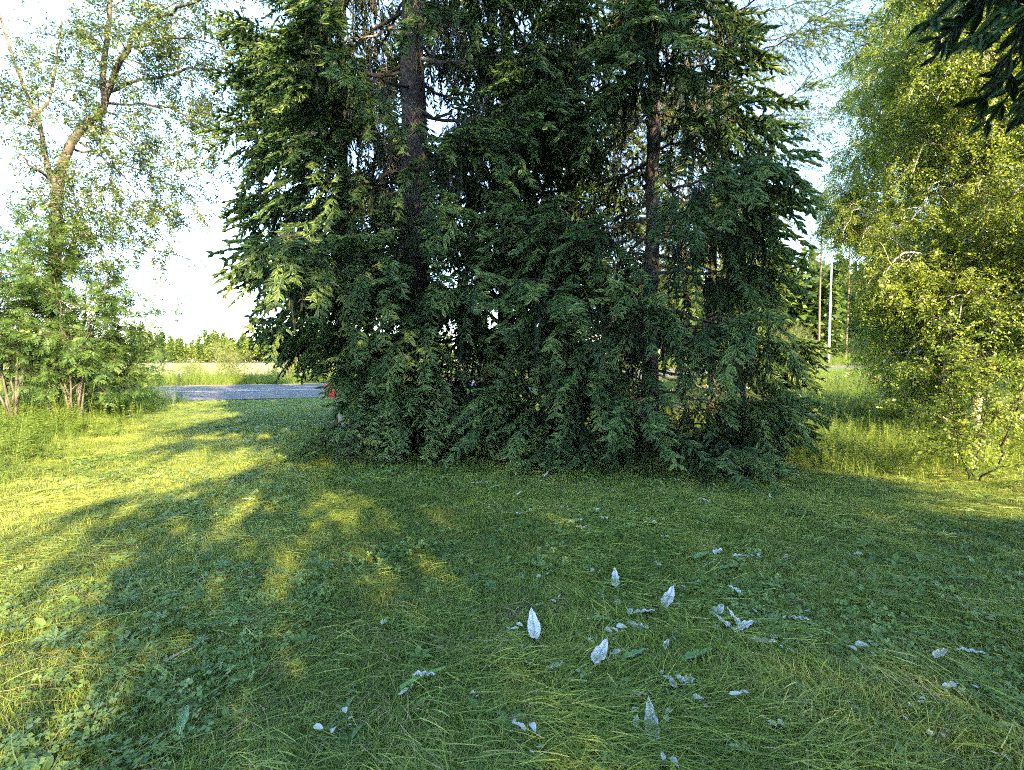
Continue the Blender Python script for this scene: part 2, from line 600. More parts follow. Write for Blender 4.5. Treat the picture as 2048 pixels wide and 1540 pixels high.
def t_bare(seed):
    rng = np.random.default_rng(seed)
    t = TB()

    def go(p, d, l, w, lev):
        pts = [p]
        for i in range(4):
            d = nrm(d + rv(rng, 0.16) + np.array((0, 0, -0.05)))
            pts.append(pts[-1] + d * l / 4)
        t.strip(pts, nrm(np.cross(d, rv(rng))), [w, w * .85, w * .7, w * .55, w * .3], 0)
        if lev:
            for k in range(5):
                q = pts[rng.integers(1, 5)]
                go(q, nrm(d + rv(rng, 0.55)), l * rng.uniform(.3, .6), w * .6, lev - 1)
    go(np.zeros(3), np.array((0, 1.0, 0)), 0.5, 0.007, 2)
    return t.obj('bare_twig', [M['twig']])


def t_larch(seed):
    rng = np.random.default_rng(seed)
    t = TB()
    p = np.zeros(3)
    d = np.array((0, 1.0, 0))
    pts = [p]
    for i in range(6):
        d = nrm(d + rv(rng, .12))
        pts.append(pts[-1] + d * 0.075)
    t.strip(pts, np.array((1.0, 0, 0)), [.006, .006, .005, .005, .004, .003, .003], 1)
    for i in range(26):
        k = rng.integers(0, 6)
        b = pts[k] + (pts[k + 1] - pts[k]) * rng.random()
        for j in range(7):
            nd = nrm(rv(rng) + d * .3)
            w = nrm(np.cross(nd, rv(rng))) * 0.0022
            t.tri(b - w, b + w, b + nd * rng.uniform(.02, .034), 0)
    return t.obj('larch_spray', [M['larch'], M['twig']])


def t_leafy(seed, mat, nleaf, L, size, asp, droop, spread=1.0, big=False):
    """A leafy twig along +Y."""
    rng = np.random.default_rng(seed)
    t = TB()
    d = np.array((0, 1.0, 0))
    pts = [np.zeros(3)]
    for i in range(5):
        d = nrm(d + rv(rng, .14) + np.array((0, 0, -droop)))
        pts.append(pts[-1] + d * L / 5)
    t.strip(pts, np.array((1.0, 0, 0)), [.005, .004, .004, .003, .003, .002], 1)
    for i in range(nleaf):
        u = (i + rng.random()) / nleaf * 5
        k = min(int(u), 4)
        b = pts[k] + (pts[k + 1] - pts[k]) * (u - k)
        ax = nrm(pts[k + 1] - pts[k])
        side = nrm(np.cross(ax, UP)) * (1 if i % 2 else -1)
        ld = nrm(ax * .55 + side * .8 * spread + rv(rng, .38) + np.array((0, 0, -0.25)))
        b = b + ld * size * 0.35
        s = size * rng.uniform(.65, 1.15)
        nup = nrm(UP + rv(rng, .55))
        if big:
            t.leaf(b, ld, nup, s, s * asp, 0, .3)
        else:
            t.leaf4(b, ld, nup, s, s * asp, 0, .3)
    return t.obj('leafy_twig', [mat, M['twig_dark']])


def t_rowan(seed):
    """A rowan twig with feathered compound leaves."""
    rng = np.random.default_rng(seed)
    t = TB()
    t.strip([np.zeros(3), np.array((0, .12, .01)), np.array((0, .25, .0))], np.array((1.0, 0, 0)), [.006, .005, .003], 1)
    for k in range(6):
        b = np.array((0, .05 + .038 * k, 0.005))
        a = k * 2.4 + rng.random()
        d = nrm(np.array((math.cos(a) * .9, .55, math.sin(a) * .45)))
        nup = nrm(UP + rv(rng, .25) - d * np.dot(d, UP))
        l = rng.uniform(.13, .20)
        pts = [b + d * l * u - UP * .35 * l * u * u for u in np.linspace(0, 1, 5)]
        s = nrm(np.cross(d, nup))
        t.strip(pts, s, [.003, .003, .002, .002, .001], 0)
        for j in range(6):
            u = .26 + .68 * j / 6
            p = b + d * l * u - UP * .35 * l * u * u
            for sg in (-1, 1):
                t.leaf4(p, nrm(s * sg + d * .45 - UP * .18 + rv(rng, .06)), nup, .055 * rng.uniform(.85, 1.1), .017, 0, .2)
        t.leaf4(pts[-1], d - UP * .4, nup, .05, .017, 0, .2)
    return t.obj('rowan_twig', [M['rowan'], M['twig']])


def t_grass(seed, n, rad, h0, h1, w, lean, mat, seg=3, heads=0, head_mat=None, arch=0.5):
    rng = np.random.default_rng(seed)
    t = TB()
    for i in range(n):
        a = rng.uniform(0, 2 * math.pi)
        r = rad * math.sqrt(rng.random())
        p = np.array((r * math.cos(a), r * math.sin(a), -0.012))
        az = rng.uniform(0, 2 * math.pi)
        hd = np.array((math.cos(az), math.sin(az), 0))
        le = abs(rng.normal(0, lean))
        L = rng.uniform(h0, h1)
        d = nrm(UP + hd * le)
        pts = [p]
        for k in range(seg):
            pts.append(pts[-1] + d * L / seg)
            d = nrm(d + hd * arch * rng.uniform(.4, 1.3) / seg * 2 - UP * arch * .25)
        ww = w * rng.uniform(.6, 1.3)
        side = nrm(np.cross(hd, UP) + rv(rng, .3))
        ws = [ww * (1 - (k / seg) ** 1.6) for k in range(seg + 1)]
        t.strip(pts, side, ws, 0)
    for i in range(heads):
        a = rng.uniform(0, 2 * math.pi)
        r = rad * math.sqrt(rng.random())
        p = np.array((r * math.cos(a), r * math.sin(a), 0))
        d = nrm(UP + rv(rng, .12))
        L = h1 * rng.uniform(1.0, 1.35)
        t.strip([p, p + d * L * .5, p + d * L], nrm(rv(rng)), [.0035, .003, .002], 1)
        for k in range(14):
            q = p + d * L * rng.uniform(.8, 1.02)
            e = nrm(d + rv(rng, .5))
            wv = nrm(np.cross(e, rv(rng))) * .0035
            t.tri(q - wv, q + wv, q + e * .035, 1)
    return t.obj('grass_tuft', [mat, head_mat or mat])


def t_lying(seed, n, rad, l0, l1, w, mat):
    """Cut blades lying one way, along +Y."""
    rng = np.random.default_rng(seed)
    t = TB()
    for i in range(n):
        p = np.array((rng.normal(0, rad), rng.normal(0, rad) - .08, rng.uniform(0.012, .05)))
        a = rng.normal(0, .6) + (math.pi if rng.random() < .25 else 0)
        d = np.array((math.sin(a), math.cos(a), rng.uniform(.0, .22)))
        L = rng.uniform(l0, l1)
        pts = [p]
        sw = rng.normal(0, .18)
        for k in range(3):
            pts.append(pts[-1] + nrm(d) * L / 3)
            d = d + np.array((sw * math.cos(a), -sw * math.sin(a), -.10))
        ww = w * rng.uniform(.6, 1.3)
        side = nrm(np.cross(nrm(d), UP) + rv(rng, .35))
        t.strip(pts, side, [ww * .8, ww, ww * .8, 0.0003], 0)
    return t.obj('cut_blades', [mat])


def t_clover(seed, n, rad):
    rng = np.random.default_rng(seed)
    t = TB()
    for i in range(n):
        p = np.array((*(rng.normal(0, rad, 2)), rng.uniform(.025, .06)))
        up = nrm(UP + rv(rng, .35))
        a0 = rng.random() * 6.28
        s = rng.uniform(.014, .024)
        for k in range(3):
            a = a0 + k * 2.094
            d = np.array((math.cos(a), math.sin(a), 0))
            d = nrm(d - up * np.dot(d, up))
            t.leaf4(p, d, up, s, s * .95, 0, .15, .62)
    return t.obj('clover_patch', [M['weed']])


def t_rosette(seed, n, L, asp, mat, rise=.5):
    rng = np.random.default_rng(seed)
    t = TB()
    for i in range(n):
        a = i * 2.4 + rng.normal(0, .3)
        d = nrm(np.array((math.cos(a), math.sin(a), rng.uniform(.1, rise))))
        l = L * rng.uniform(.6, 1.1)
        t.leaf(np.array((0, 0, .015)) + d * l * .15, d, UP + rv(rng, .15), l, l * asp, 0, .25, .5, .18)
    return t.obj('weed_rosette', [mat])


def t_palm(seed, n, L):
    """A lupin leaf wheel on a short stalk."""
    rng = np.random.default_rng(seed)
    t = TB()
    for q in range(3):
        c = np.array((*rng.normal(0, .05, 2), rng.uniform(.04, .09)))
        up = nrm(UP + rv(rng, .25))
        for i in range(n):
            a = i * 6.283 / n + rng.normal(0, .06)
            d = np.array((math.cos(a), math.sin(a), .12))
            d = nrm(d - up * np.dot(d, up) + up * .12)
            l = L * rng.uniform(.8, 1.1)
            t.leaf4(c, d, up, l, l * .24, 0, .5, .55)
    return t.obj('lupin_leaves', [M['lupin']])


def t_forb(seed, h, nl, leafL, asp, mat, flower=None, fsize=.03, nfl=0, spike=False):
    rng = np.random.default_rng(seed)
    t = TB()
    d = nrm(UP + rv(rng, .08))
    t.strip([np.zeros(3), d * h * .5, d * h], nrm(rv(rng)), [.006, .005, .003], 0)
    for i in range(nl):
        u = (i + .5) / nl
        p = d * h * (0.08 + .85 * u)
        a = i * 2.4
        ld = nrm(np.array((math.cos(a), math.sin(a), rng.uniform(-.1, .5))))
        l = leafL * (1.1 - .6 * u) * rng.uniform(.8, 1.15)
        t.leaf4(p, ld, nrm(UP + rv(rng, .3)), l, l * asp, 0, .25)
        if asp > .35:
            s = nrm(np.cross(ld, UP))
            for sg in (-1, 1):
                t.leaf4(p + ld * l * .3, nrm(ld * .5 + s * sg), nrm(UP + rv(rng, .3)), l * .6, l * asp * .6, 0, .25)
    if flower:
        for k in range(nfl):
            if spike:
                q = d * h * (1 + .28 * k / nfl)
                e = nrm(rv(rng) + UP * .3)
            else:
                q = d * h * 1.0 + np.array((*rng.normal(0, fsize * 1.3, 2), rng.uniform(-.02, .05)))
                e = nrm(UP + rv(rng, .5))
            s = fsize * rng.uniform(.4, .8)
            t.leaf4(q, e, rv(rng), s, s * .9, 1, .3)
    return t.obj('forb', [mat, flower or mat])


def t_scrap(seed):
    """Small torn scraps of pale leaf."""
    rng = np.random.default_rng(seed)
    t = TB()
    for k in range(3):
        p = np.array((*rng.normal(0, .06, 2), rng.uniform(.02, .055)))
        d = nrm(np.array((rng.normal(), rng.normal(), rng.normal(.05, .25))))
        L = rng.uniform(.03, .065)
        t.leaf(p, d, nrm(UP + rv(rng, .4)), L, L * rng.uniform(.35, .6), 0, .4, .4, rng.uniform(-.1, .3))
    return t.obj('leaf_scrap', [M['pale_leaf']])


def t_far_tree(seed, h, w, mat, cone):
    rng = np.random.default_rng(seed)
    t = TB()
    t.strip([np.zeros(3), UP * h * .9], np.array((1.0, 0, 0)), [.14, .06], 1)
    t.strip([np.zeros(3), UP * h * .9], np.array((0, 1.0, 0)), [.14, .06], 1)
    for i in range(330):
        u = rng.random() ** (.85 if cone else .6)
        z = h * (.14 + .86 * u) if cone else h * (.25 + .75 * u)
        r = w * ((1 - u) * .95 + .05) if cone else w * math.sqrt(max(0.03, 1 - (2 * u - 1.0) ** 2))
        a = rng.uniform(0, 6.283)
        rr = r * rng.uniform(.35, 1.0) ** .5 * (0.8 + .35 * math.sin(a * 3 + z * 2))
        p = np.array((math.cos(a) * rr, math.sin(a) * rr, z - .15 * rr))
        d = nrm(np.array((math.cos(a), math.sin(a), -.3 if cone else .2)) + rv(rng, .4))
        s = rng.uniform(.5, 1.0) * h * .075
        t.leaf4(p, d, nrm(UP + rv(rng, .5)), s * 1.4, s, 0, .3)
    return t.obj('far_tree', [mat, M['pine_bark']])


T = {}
T['fan'] = [t_spruce(100 + i, False) for i in range(4)]
T['hang'] = [t_spruce(200 + i, True) for i in range(4)]
T['bare'] = [t_bare(300 + i) for i in range(4)]
T['larch'] = [t_larch(320 + i) for i in range(3)]
T['aspen'] = [t_leafy(400 + i, M['aspen'], 13, .28, .062, .62, .02, 1, True) for i in range(4)]
T['birch'] = [t_leafy(420 + i, M['birch'], 15, .32, .052, .78, .14, 1, False) for i in range(4)]
T['willow'] = [t_leafy(440 + i, M['willow'], 22, .45, .075, .28, .0, .8, False) for i in range(3)]
T['rowan'] = [t_rowan(460 + i) for i in range(4)]
T['pine'] = [t_leafy(480 + i, M['larch'], 26, .4, .16, .16, .0, 1.0, False) for i in range(3)]
T['short'] = [t_grass(500 + i, 50, .11, .03, .085, .0040, .8, M['grass'], 3, arch=.6) for i in range(5)]
T['lying'] = [t_lying(520 + i, 22, .07, .07, .20, .0036, M['grass']) for i in range(5)]
T['straw'] = [t_lying(540 + i, 5, .06, .06, .20, .0032, M['straw']) for i in range(4)]
T['mid'] = [t_grass(560 + i, 40, .14, .12, .30, .0050, .45, M['meadow'], 3) for i in range(4)]
T['tall'] = [t_grass(580 + i, 34, .16, .35, .75, .0065, .28, M['meadow'], 4, 2, M['meadow'], .4) for i in range(4)]
T['clover'] = [t_clover(600 + i, 14, .07) for i in range(3)]
T['rosette'] = [t_rosette(620 + i, 6, .085, .42, M['weed']) for i in range(4)]
T['lupin'] = [t_palm(640 + i, 8, .07) for i in range(3)]
T['forb'] = [t_forb(660 + i, rn, 34, .075, .42, M['meadow']) for i, rn in enumerate((.45, .55, .65, .5))]
T['cream'] = [t_forb(680 + i, .75 + .1 * i, 14, .10, .4, M['meadow'], M['cream'], .035, 26) for i in range(3)]
T['purple'] = [t_forb(690 + i, .8, 16, .10, .25, M['meadow'], M['purple'], .035, 30, True) for i in range(2)]
T['scrap'] = [t_scrap(700 + i) for i in range(5)]
T['fir_far'] = [t_far_tree(720 + i, 13 + 2 * i, 1.9, M['larch'], True) for i in range(3)]
T['leaf_far'] = [t_far_tree(740 + i, 10 + i, 3.0, M['birch'], False) for i in range(2)]

# ------------------------------------------------------------------ ground, road, field
def grid_sheet(xs, ys, zf):
    X, Y = np.meshgrid(xs, ys)
    V = np.stack([X, Y, zf(X, Y)], -1).reshape(-1, 3)
    nx, ny = len(xs), len(ys)
    i = np.arange(nx * ny).reshape(ny, nx)
    q = np.stack([i[:-1, :-1], i[:-1, 1:], i[1:, 1:], i[1:, :-1]], -1).reshape(-1, 4)
    return V, q


xs = np.unique(np.concatenate([-np.geomspace(30, 2500, 30), np.linspace(-30, 30, 161), np.geomspace(30, 2500, 30)]))
ys = np.unique(np.concatenate([-np.geomspace(12, 400, 14), np.linspace(-12, 45, 153), np.geomspace(45, 3000, 40)]))
V, q = grid_sheet(xs, ys, hgt)
ground = link('ground', mesh_np('ground', V, q, M['soil'], smooth=True))
tag(ground, kind='structure')


def band(n0, n1, lift, s0=-260, s1=420, ns=130):
    s = np.linspace(s0, s1, ns)
    n = np.linspace(n0, n1, 3)
    S, Nn = np.meshgrid(s, n)
    X = RO[0] + S * RU[0] + Nn * RN[0]
    Y = RO[1] + S * RU[1] + Nn * RN[1]
    Z = road_z(S) + lift
    i = np.arange(S.size).reshape(S.shape)
    qq = np.stack([i[:-1, :-1], i[:-1, 1:], i[1:, 1:], i[1:, :-1]], -1).reshape(-1, 4)
    return np.stack([X, Y, Z], -1).reshape(-1, 3), qq


tag(link('gravel_shoulder', mesh_np('gravel_shoulder', *band(-6.4, -0.5, 0.0), M['gravel'])), kind='structure')
tag(link('road', mesh_np('road', *band(-0.5, 8.0, 0.006), M['asphalt'])), kind='structure')
tag(link('road_edge_line', mesh_np('road_edge_line', *band(0.0, 0.16, 0.011), M['paint'])), kind='structure')
tag(link('road_edge_line', mesh_np('road_edge_line', *band(7.2, 7.36, 0.011), M['paint'])), kind='structure')
for k in range(-8, 12):                               # dashed centre line
    tag(link('road_centre_line', mesh_np('road_centre_line', *band(3.62, 3.74, 0.011, k * 9.0, k * 9.0 + 3.0, 4), M['paint'])), kind='structure')
# crop field beyond the road
fs, fn = np.linspace(-500, 26, 60), np.concatenate([[13.0, 13.05], np.linspace(14, 275, 50)])
S, Nn = np.meshgrid(fs, fn)
FX, FY = RO[0] + S * RU[0] + Nn * RN[0], RO[1] + S * RU[1] + Nn * RN[1]
FZ = hgt(FX, FY) + np.where(Nn < 13.02, -0.05, 0.42 + .05 * vnoise(FX, FY, .5, 5))
i = np.arange(S.size).reshape(S.shape)
tag(link('crop_field', mesh_np('crop_field', np.stack([FX, FY, FZ], -1).reshape(-1, 3), np.stack([i[:-1, :-1], i[:-1, 1:], i[1:, 1:], i[1:, :-1]], -1).reshape(-1, 4), M['crop'], smooth=True)), kind='structure')

# ------------------------------------------------------------------ conifers
def clean_pts(pts, *arrs):
    ok = pts[:, 2] > hgt(pts[:, 0], pts[:, 1]) + 0.06
    return (pts[ok],) + tuple(a[ok] for a in arrs)


def spruce(name, label, base, H, r0, prof, seed, z_low=0.35, per_m=9.0, droop=(0.30, 0.12), dens=1.0, curtain=1.0,
           lean=(0, 0), tint0=0.45, group=None, key=('hang', 'fan'), spray=1.0, bare=0.9, sub=0.092, cat='tree', extra=(), shape=None, lo=None, hi=None):
    """Spruce: tapered trunk, every limb its own mesh, needle sprays as the crown."""
    rng = np.random.default_rng(seed)
    root = empty(name, base, label, cat, group)
    b = np.array(base, float)
    zz = np.linspace(-0.15, H, 18)
    path = np.stack([lean[0] * zz / H, lean[1] * zz / H, zz], -1)
    path[1:-1, :2] += rng.normal(0, .015, (16, 2))
    rad = r0 * (1 - np.clip(zz, 0, H) / H) ** .8 + .012
    rad[:2] *= (1.35, 1.15)
    v, qd = tubes(path[None], rad[None], 14)
    link('trunk', mesh_np('trunk', v, qd, M['bark'], smooth=True), root)
    P, A, Un, Sc, Ti, Kd = [], [], [], [], [], []
    sec_paths, sec_rad = [], []
    BP, BA = [], []
    z = z_low
    az = rng.uniform(0, 6.28)
    todo = list(extra)
    zn = z_low
    while zn < H * .97:
        if todo:
            z, az, L = todo.pop()
        else:
            L = prof(zn) * rng.uniform(.78, 1.12)
            az += 2.4 + rng.normal(0, .35)
            zn += rng.exponential(1.0) * .35 / per_m + .65 / per_m
            z = zn
            if shape:
                L *= shape(math.cos(az), math.sin(az), z)
        hd = np.array((math.cos(az), math.sin(az), 0))
        for _ in range(14):                        # keep the outline of the crown
            tip = b + hd * (L + .12) + UP * (z - .3 * L)
            tpx, tpy = to_px(tip)
            if (lo and tpx < lo(tpy)) or (hi and tpx > hi(tpy)):
                L *= .88
        if L < .25:
            continue
        up_tip = droop[1] * rng.uniform(.6, 1.5)
        dr = droop[0] * rng.uniform(.6, 1.4)
        if z < 1.4:
            dr = dr * .45 + .04
        t = np.linspace(0, 1, 12)
        side = np.array((-hd[1], hd[0], 0))
        sw = rng.normal(0, .10)
        pth = np.array((lean[0] * z / H, lean[1] * z / H, z)) + hd * (L * t)[:, None] + side * (sw * L * t ** 2)[:, None]
        pth[:, 2] += L * (-dr * t - dr * .5 * t ** 2 + (up_tip + dr * .45) * t ** 3)
        pth[1:, :] += rng.normal(0, .012 * L, (11, 3))
        # keep low limbs on the ground instead of in it
        gz = hgt(pth[:, 0] + b[0], pth[:, 1] + b[1]) - b[2] + .10
        pth[:, 2] = np.maximum(pth[:, 2], gz)
        rb = (.010 + .0085 * L) * (1 - .85 * t) * min(1.0, r0 / .12)
        v, qd = tubes(pth[None], rb[None], 5)
        link('branch', mesh_np('branch', v, qd, M['lichen'] if rng.random() < .45 else M['twig_dark'], smooth=True), root)
        n2 = int(L * .86 / sub * dens)
        ts = .16 + .84 * np.linspace(0, 1.0, max(4, n2)) ** .8 + rng.normal(0, .01, max(4, n2))
        for k, tt in enumerate(np.clip(ts, .05, 1.0)):
            f = tt * 11
            i0 = min(int(f), 10)
            p = pth[i0] + (pth[i0 + 1] - pth[i0]) * (f - i0)
            tg = nrm(pth[i0 + 1] - pth[i0])
            sg = 1 if k % 2 else -1
            a2 = R(rng.uniform(42, 72)) * (1 - .55 * tt)
            d2 = nrm(tg * math.cos(a2) + side * sg * math.sin(a2) + UP * rng.normal(-.05, .12))
            l2 = (L * .24 * (math.sin(math.pi * min(1, tt * .8 + .12)) ** .8) + .10) * rng.uniform(.6, 1.25)
            sag = rng.uniform(.35, 1.0) * curtain
            u = np.linspace(0, 1, 5)
            sp = p + d2 * (l2 * u)[:, None] - UP * (sag * l2 * u ** 2)[:, None]
            sec_paths.append(sp)
            sec_rad.append((.0055 + .002 * l2) * (1 - .75 * u))
            ns = max(2, int(l2 / .13))
            inner = tt < .42
            for uu in np.linspace(.25, 1.0, ns):
                q_ = p + d2 * l2 * uu - UP * sag * l2 * uu ** 2
                if inner and rng.random() < .75:
                    if rng.random() < bare * .5:
                        BP.append(q_)
                        BA.append(nrm(-UP * 1.2 + rv(rng, .5)))
                    continue
                dd = nrm(d2 - UP * 2 * sag * uu + rv(rng, .30))
                fan = (uu > .45 or tt > .75) and rng.random() < .9
                P.append(q_)
                A.append(nrm(d2 * .7 + tg * .4 - UP * (.38 + .5 * sag * uu) + rv(rng, .18)) if fan else nrm(dd * .45 - UP * .75 * curtain + rv(rng, .18)))
                Un.append(nrm(UP * .9 + tg * .4 + rv(rng, .25)) if fan else rv(rng))
                Sc.append(rng.uniform(.7, 1.15) * spray * (1.42 if fan else 1.0))
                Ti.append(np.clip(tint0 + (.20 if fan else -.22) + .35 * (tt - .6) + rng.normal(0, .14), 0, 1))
                Kd.append(1 if fan else 0)
            # hanging strands
            if rng.random() < .8 * curtain and l2 > .12:
                uu = rng.uniform(.3, .95)
                q_ = p + d2 * l2 * uu - UP * sag * l2 * uu ** 2
                for j in range(rng.integers(1, 5)):
                    if inner and rng.random() < .6:
                        BP.append(q_)
                        BA.append(nrm(-UP + rv(rng, .15)))
                    else:
                        P.append(q_)
                        A.append(nrm(-UP + rv(rng, .12)))
                        Un.append(rv(rng))
                        Sc.append(rng.uniform(.55, .9) * spray)
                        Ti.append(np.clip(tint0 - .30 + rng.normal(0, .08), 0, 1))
                        Kd.append(0)
                    q_ = q_ - UP * rng.uniform(.14, .24)
    P, A, Un, Sc, Ti, Kd = map(np.array, (P, A, Un, Sc, Ti, Kd))
    ok = P[:, 2] + b[2] > hgt(P[:, 0] + b[0], P[:, 1] + b[1]) + .05
    P, A, Un, Sc, Ti, Kd = P[ok], A[ok], Un[ok], Sc[ok], Ti[ok], Kd[ok]
    def inside(W):
        ca, sa = math.cos(PITCH), math.sin(PITCH)
        dep = np.maximum(.3, W[:, 1] * ca - (W[:, 2] - CAM_H) * sa)
        X = 1024 + F_PX * W[:, 0] / dep
        Y = 770 - F_PX * ((W[:, 2] - CAM_H) * ca + W[:, 1] * sa) / dep
        k_ = np.ones(len(W), bool)
        j_ = rng.normal(0, 14, len(W))
        ye = np.linspace(-400, 1100, 151)
        if lo:
            k_ &= X + j_ > np.interp(Y, ye, [lo(v_) for v_ in ye]) - 12
        if hi:
            k_ &= X + j_ < np.interp(Y, ye, [hi(v_) for v_ in ye]) + 12
        return k_
    if lo or hi:
        ok = inside(P + b)
        P, A, Un, Sc, Ti, Kd = P[ok], A[ok], Un[ok], Sc[ok], Ti[ok], Kd[ok]
        sec_paths, sec_rad = np.array(sec_paths), np.array(sec_rad)
        ok = inside(sec_paths[:, -1] + b)
        sec_paths, sec_rad = sec_paths[ok], sec_rad[ok]
        if BP:
            ok = inside(np.array(BP) + b)
            BP, BA = [p_ for p_, k_ in zip(BP, ok) if k_], [p_ for p_, k_ in zip(BA, ok) if k_]
    low = (P[:, 2] + b[2] < hgt(P[:, 0] + b[0], P[:, 1] + b[1]) + .30) & (A[:, 2] < -.3)
    A[low, 2] *= -.15
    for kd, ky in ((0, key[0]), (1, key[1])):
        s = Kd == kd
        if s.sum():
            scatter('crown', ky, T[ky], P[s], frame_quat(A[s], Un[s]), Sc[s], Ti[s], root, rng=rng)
    v, qd = tubes(np.array(sec_paths), np.array(sec_rad), 3)
    tag(link('twigs', mesh_np('twigs', v, qd, M['twig_dark']), root), kind='stuff')
    if BP:
        BP, BA = np.array(BP), np.array(BA)
        scatter('dead_twigs', 'bare', T['bare'], BP, frame_quat(BA, rng.normal(0, 1, BA.shape)), rng.uniform(.6, 1.25, len(BP)), None, root, rng=rng)
    return root


def interp(pairs):
    zs, ls = zip(*pairs)
    return lambda z: float(np.interp(z, zs, ls))


def ground_at(px, d):
    v = px_dir(px, HOR)
    x = v.x * d
    return (x, d, float(hgt(x, d)))


LEFT_EDGE = interp([(0, 480), (180, 480), (330, 440), (490, 425), (570, 480), (640, 545), (700, 570), (735, 620), (752, 712), (845, 715), (868, 665), (960, 640)])
RIGHT_EDGE = interp([(0, 1500), (250, 1530), (380, 1600), (500, 1540), (600, 1560), (700, 1610), (850, 1610), (960, 1540)])
LARCH_EDGE = interp([(-200, 1720), (240, 1700), (330, 1600), (420, 1570), (900, 1540)])
big = spruce('spruce_tree', 'huge old spruce with thick dark trunk and drooping curtains of needles', ground_at(832, 9.4), 18.0, .31,
             interp([(0, 2.2), (1.2, 2.3), (2.4, 2.7), (4, 3.2), (6, 3.3), (9, 2.9), (13, 1.9), (18, .2)]), 21,
             z_low=.5, per_m=5.0, droop=(.34, .22), curtain=1.1, lo=LEFT_EDGE,
             shape=lambda cx, cy, z: 1 - .5 * float(sstep(.1, -.7, cx) * sstep(2.6, 1.4, z)),
             extra=[(z_, R(a_), l_) for z_, a_, l_ in ((6.9, -150, 2.9), (6.2, -35, 2.9), (5.9, -135, 2.6), (5.2, -60, 2.5), (4.8, -105, 2.2), (4.3, -80, 2.5), (4.0, -120, 2.4),
                                                     (3.6, -95, 2.3), (3.2, -65, 2.3), (3.0, -135, 2.2), (2.6, -85, 2.2), (2.3, -112, 2.0), (2.0, -70, 2.1), (1.6, -100, 2.0), (1.3, -45, 2.2), (1.1, -80, 2.1), (.9, -125, 2.0), (.8, -20, 2.4), (.7, -60, 2.2))])
slim = spruce('spruce_tree', 'slimmer spruce right of the huge one, bare dark trunk showing between branch tiers', ground_at(1300, 8.4), 13.5, .135,
              interp([(0, 2.4), (1.0, 2.8), (2.5, 2.7), (4, 2.6), (7, 2.3), (10, 1.5), (13.5, .15)]), 33,
              z_low=.25, per_m=5.0, droop=(.22, .16), curtain=.95, hi=RIGHT_EDGE,
              shape=lambda cx, cy, z: 1 - .25 * float(sstep(0, .7, cx) * sstep(1.6, .8, z)),
              extra=[(z_, R(a_), l_) for z_, a_, l_ in ((6.6, -95, 1.7), (6.1, -60, 1.9), (5.7, -115, 1.8), (5.2, -85, 1.6), (4.2, -40, 2.2), (3.7, -135, 2.1), (3.1, -55, 2.0), (2.7, -110, 1.9), (2.3, -75, 2.0),
                                                      (1.7, -130, 2.3), (1.4, -30, 2.2), (1.1, -60, 2.1), (.9, -100, 2.1), (.7, -150, 2.4), (.6, -20, 2.1), (.5, -75, 2.2), (2.0, -5, 2.7), (3.4, 0, 2.6))])

# ------------------------------------------------------------------ more conifers behind and beside
behind = [
    (690, 12.2, 15.0, .20, 41, 'dark spruce standing behind the left edge of the huge spruce', [(0, .8), (2, 1.3), (3.5, 2.0), (6, 2.0), (10, 1.4), (15, .1)]),
    (1012, 12.8, 15.0, .22, 42, 'dark spruce close behind the huge spruce, right of its trunk', [(0, .7), (2, 1.4), (4, 2.1), (7, 1.9), (11, 1.2), (15, .1)]),
    (1140, 12.0, 14.0, .17, 43, 'dark spruce in the gap between the huge spruce and the slimmer one', [(0, .7), (1.5, .9), (3, 1.3), (5, 1.6), (8, 1.4), (14, .1)]),
]
for px, d, H, r0, sd, lab, prof in behind:
    spruce('spruce_tree', lab, ground_at(px, d), H, r0, interp(prof), sd, z_low=1.6, per_m=4.6, droop=(.42, .16), curtain=1.3, tint0=.22, sub=.085, lo=LEFT_EDGE)
spruce('young_spruce', 'knee-high young spruce at the lower left edge of the huge spruce', ground_at(700, 7.5), .82, .025,
       interp([(0, .58), (.3, .55), (.5, .34), (.82, .05)]), 51, z_low=.08, per_m=26, droop=(.10, .10), curtain=.3, sub=.06, spray=.55, bare=.2, cat='sapling')
spruce('larch_tree', 'thin yellow-green larch with level open branches behind the slimmer spruce', ground_at(1424, 12.5), 14.0, .11,
       interp([(0, 1.2), (3, 2.4), (5, 3.4), (8, 3.2), (11, 2.0), (14, .2)]), 61, z_low=3.6, per_m=5.0, droop=(.02, .05), curtain=.75, tint0=.75,
       key=('larch', 'larch'), sub=.07, spray=1.25, bare=.9, hi=LARCH_EDGE)

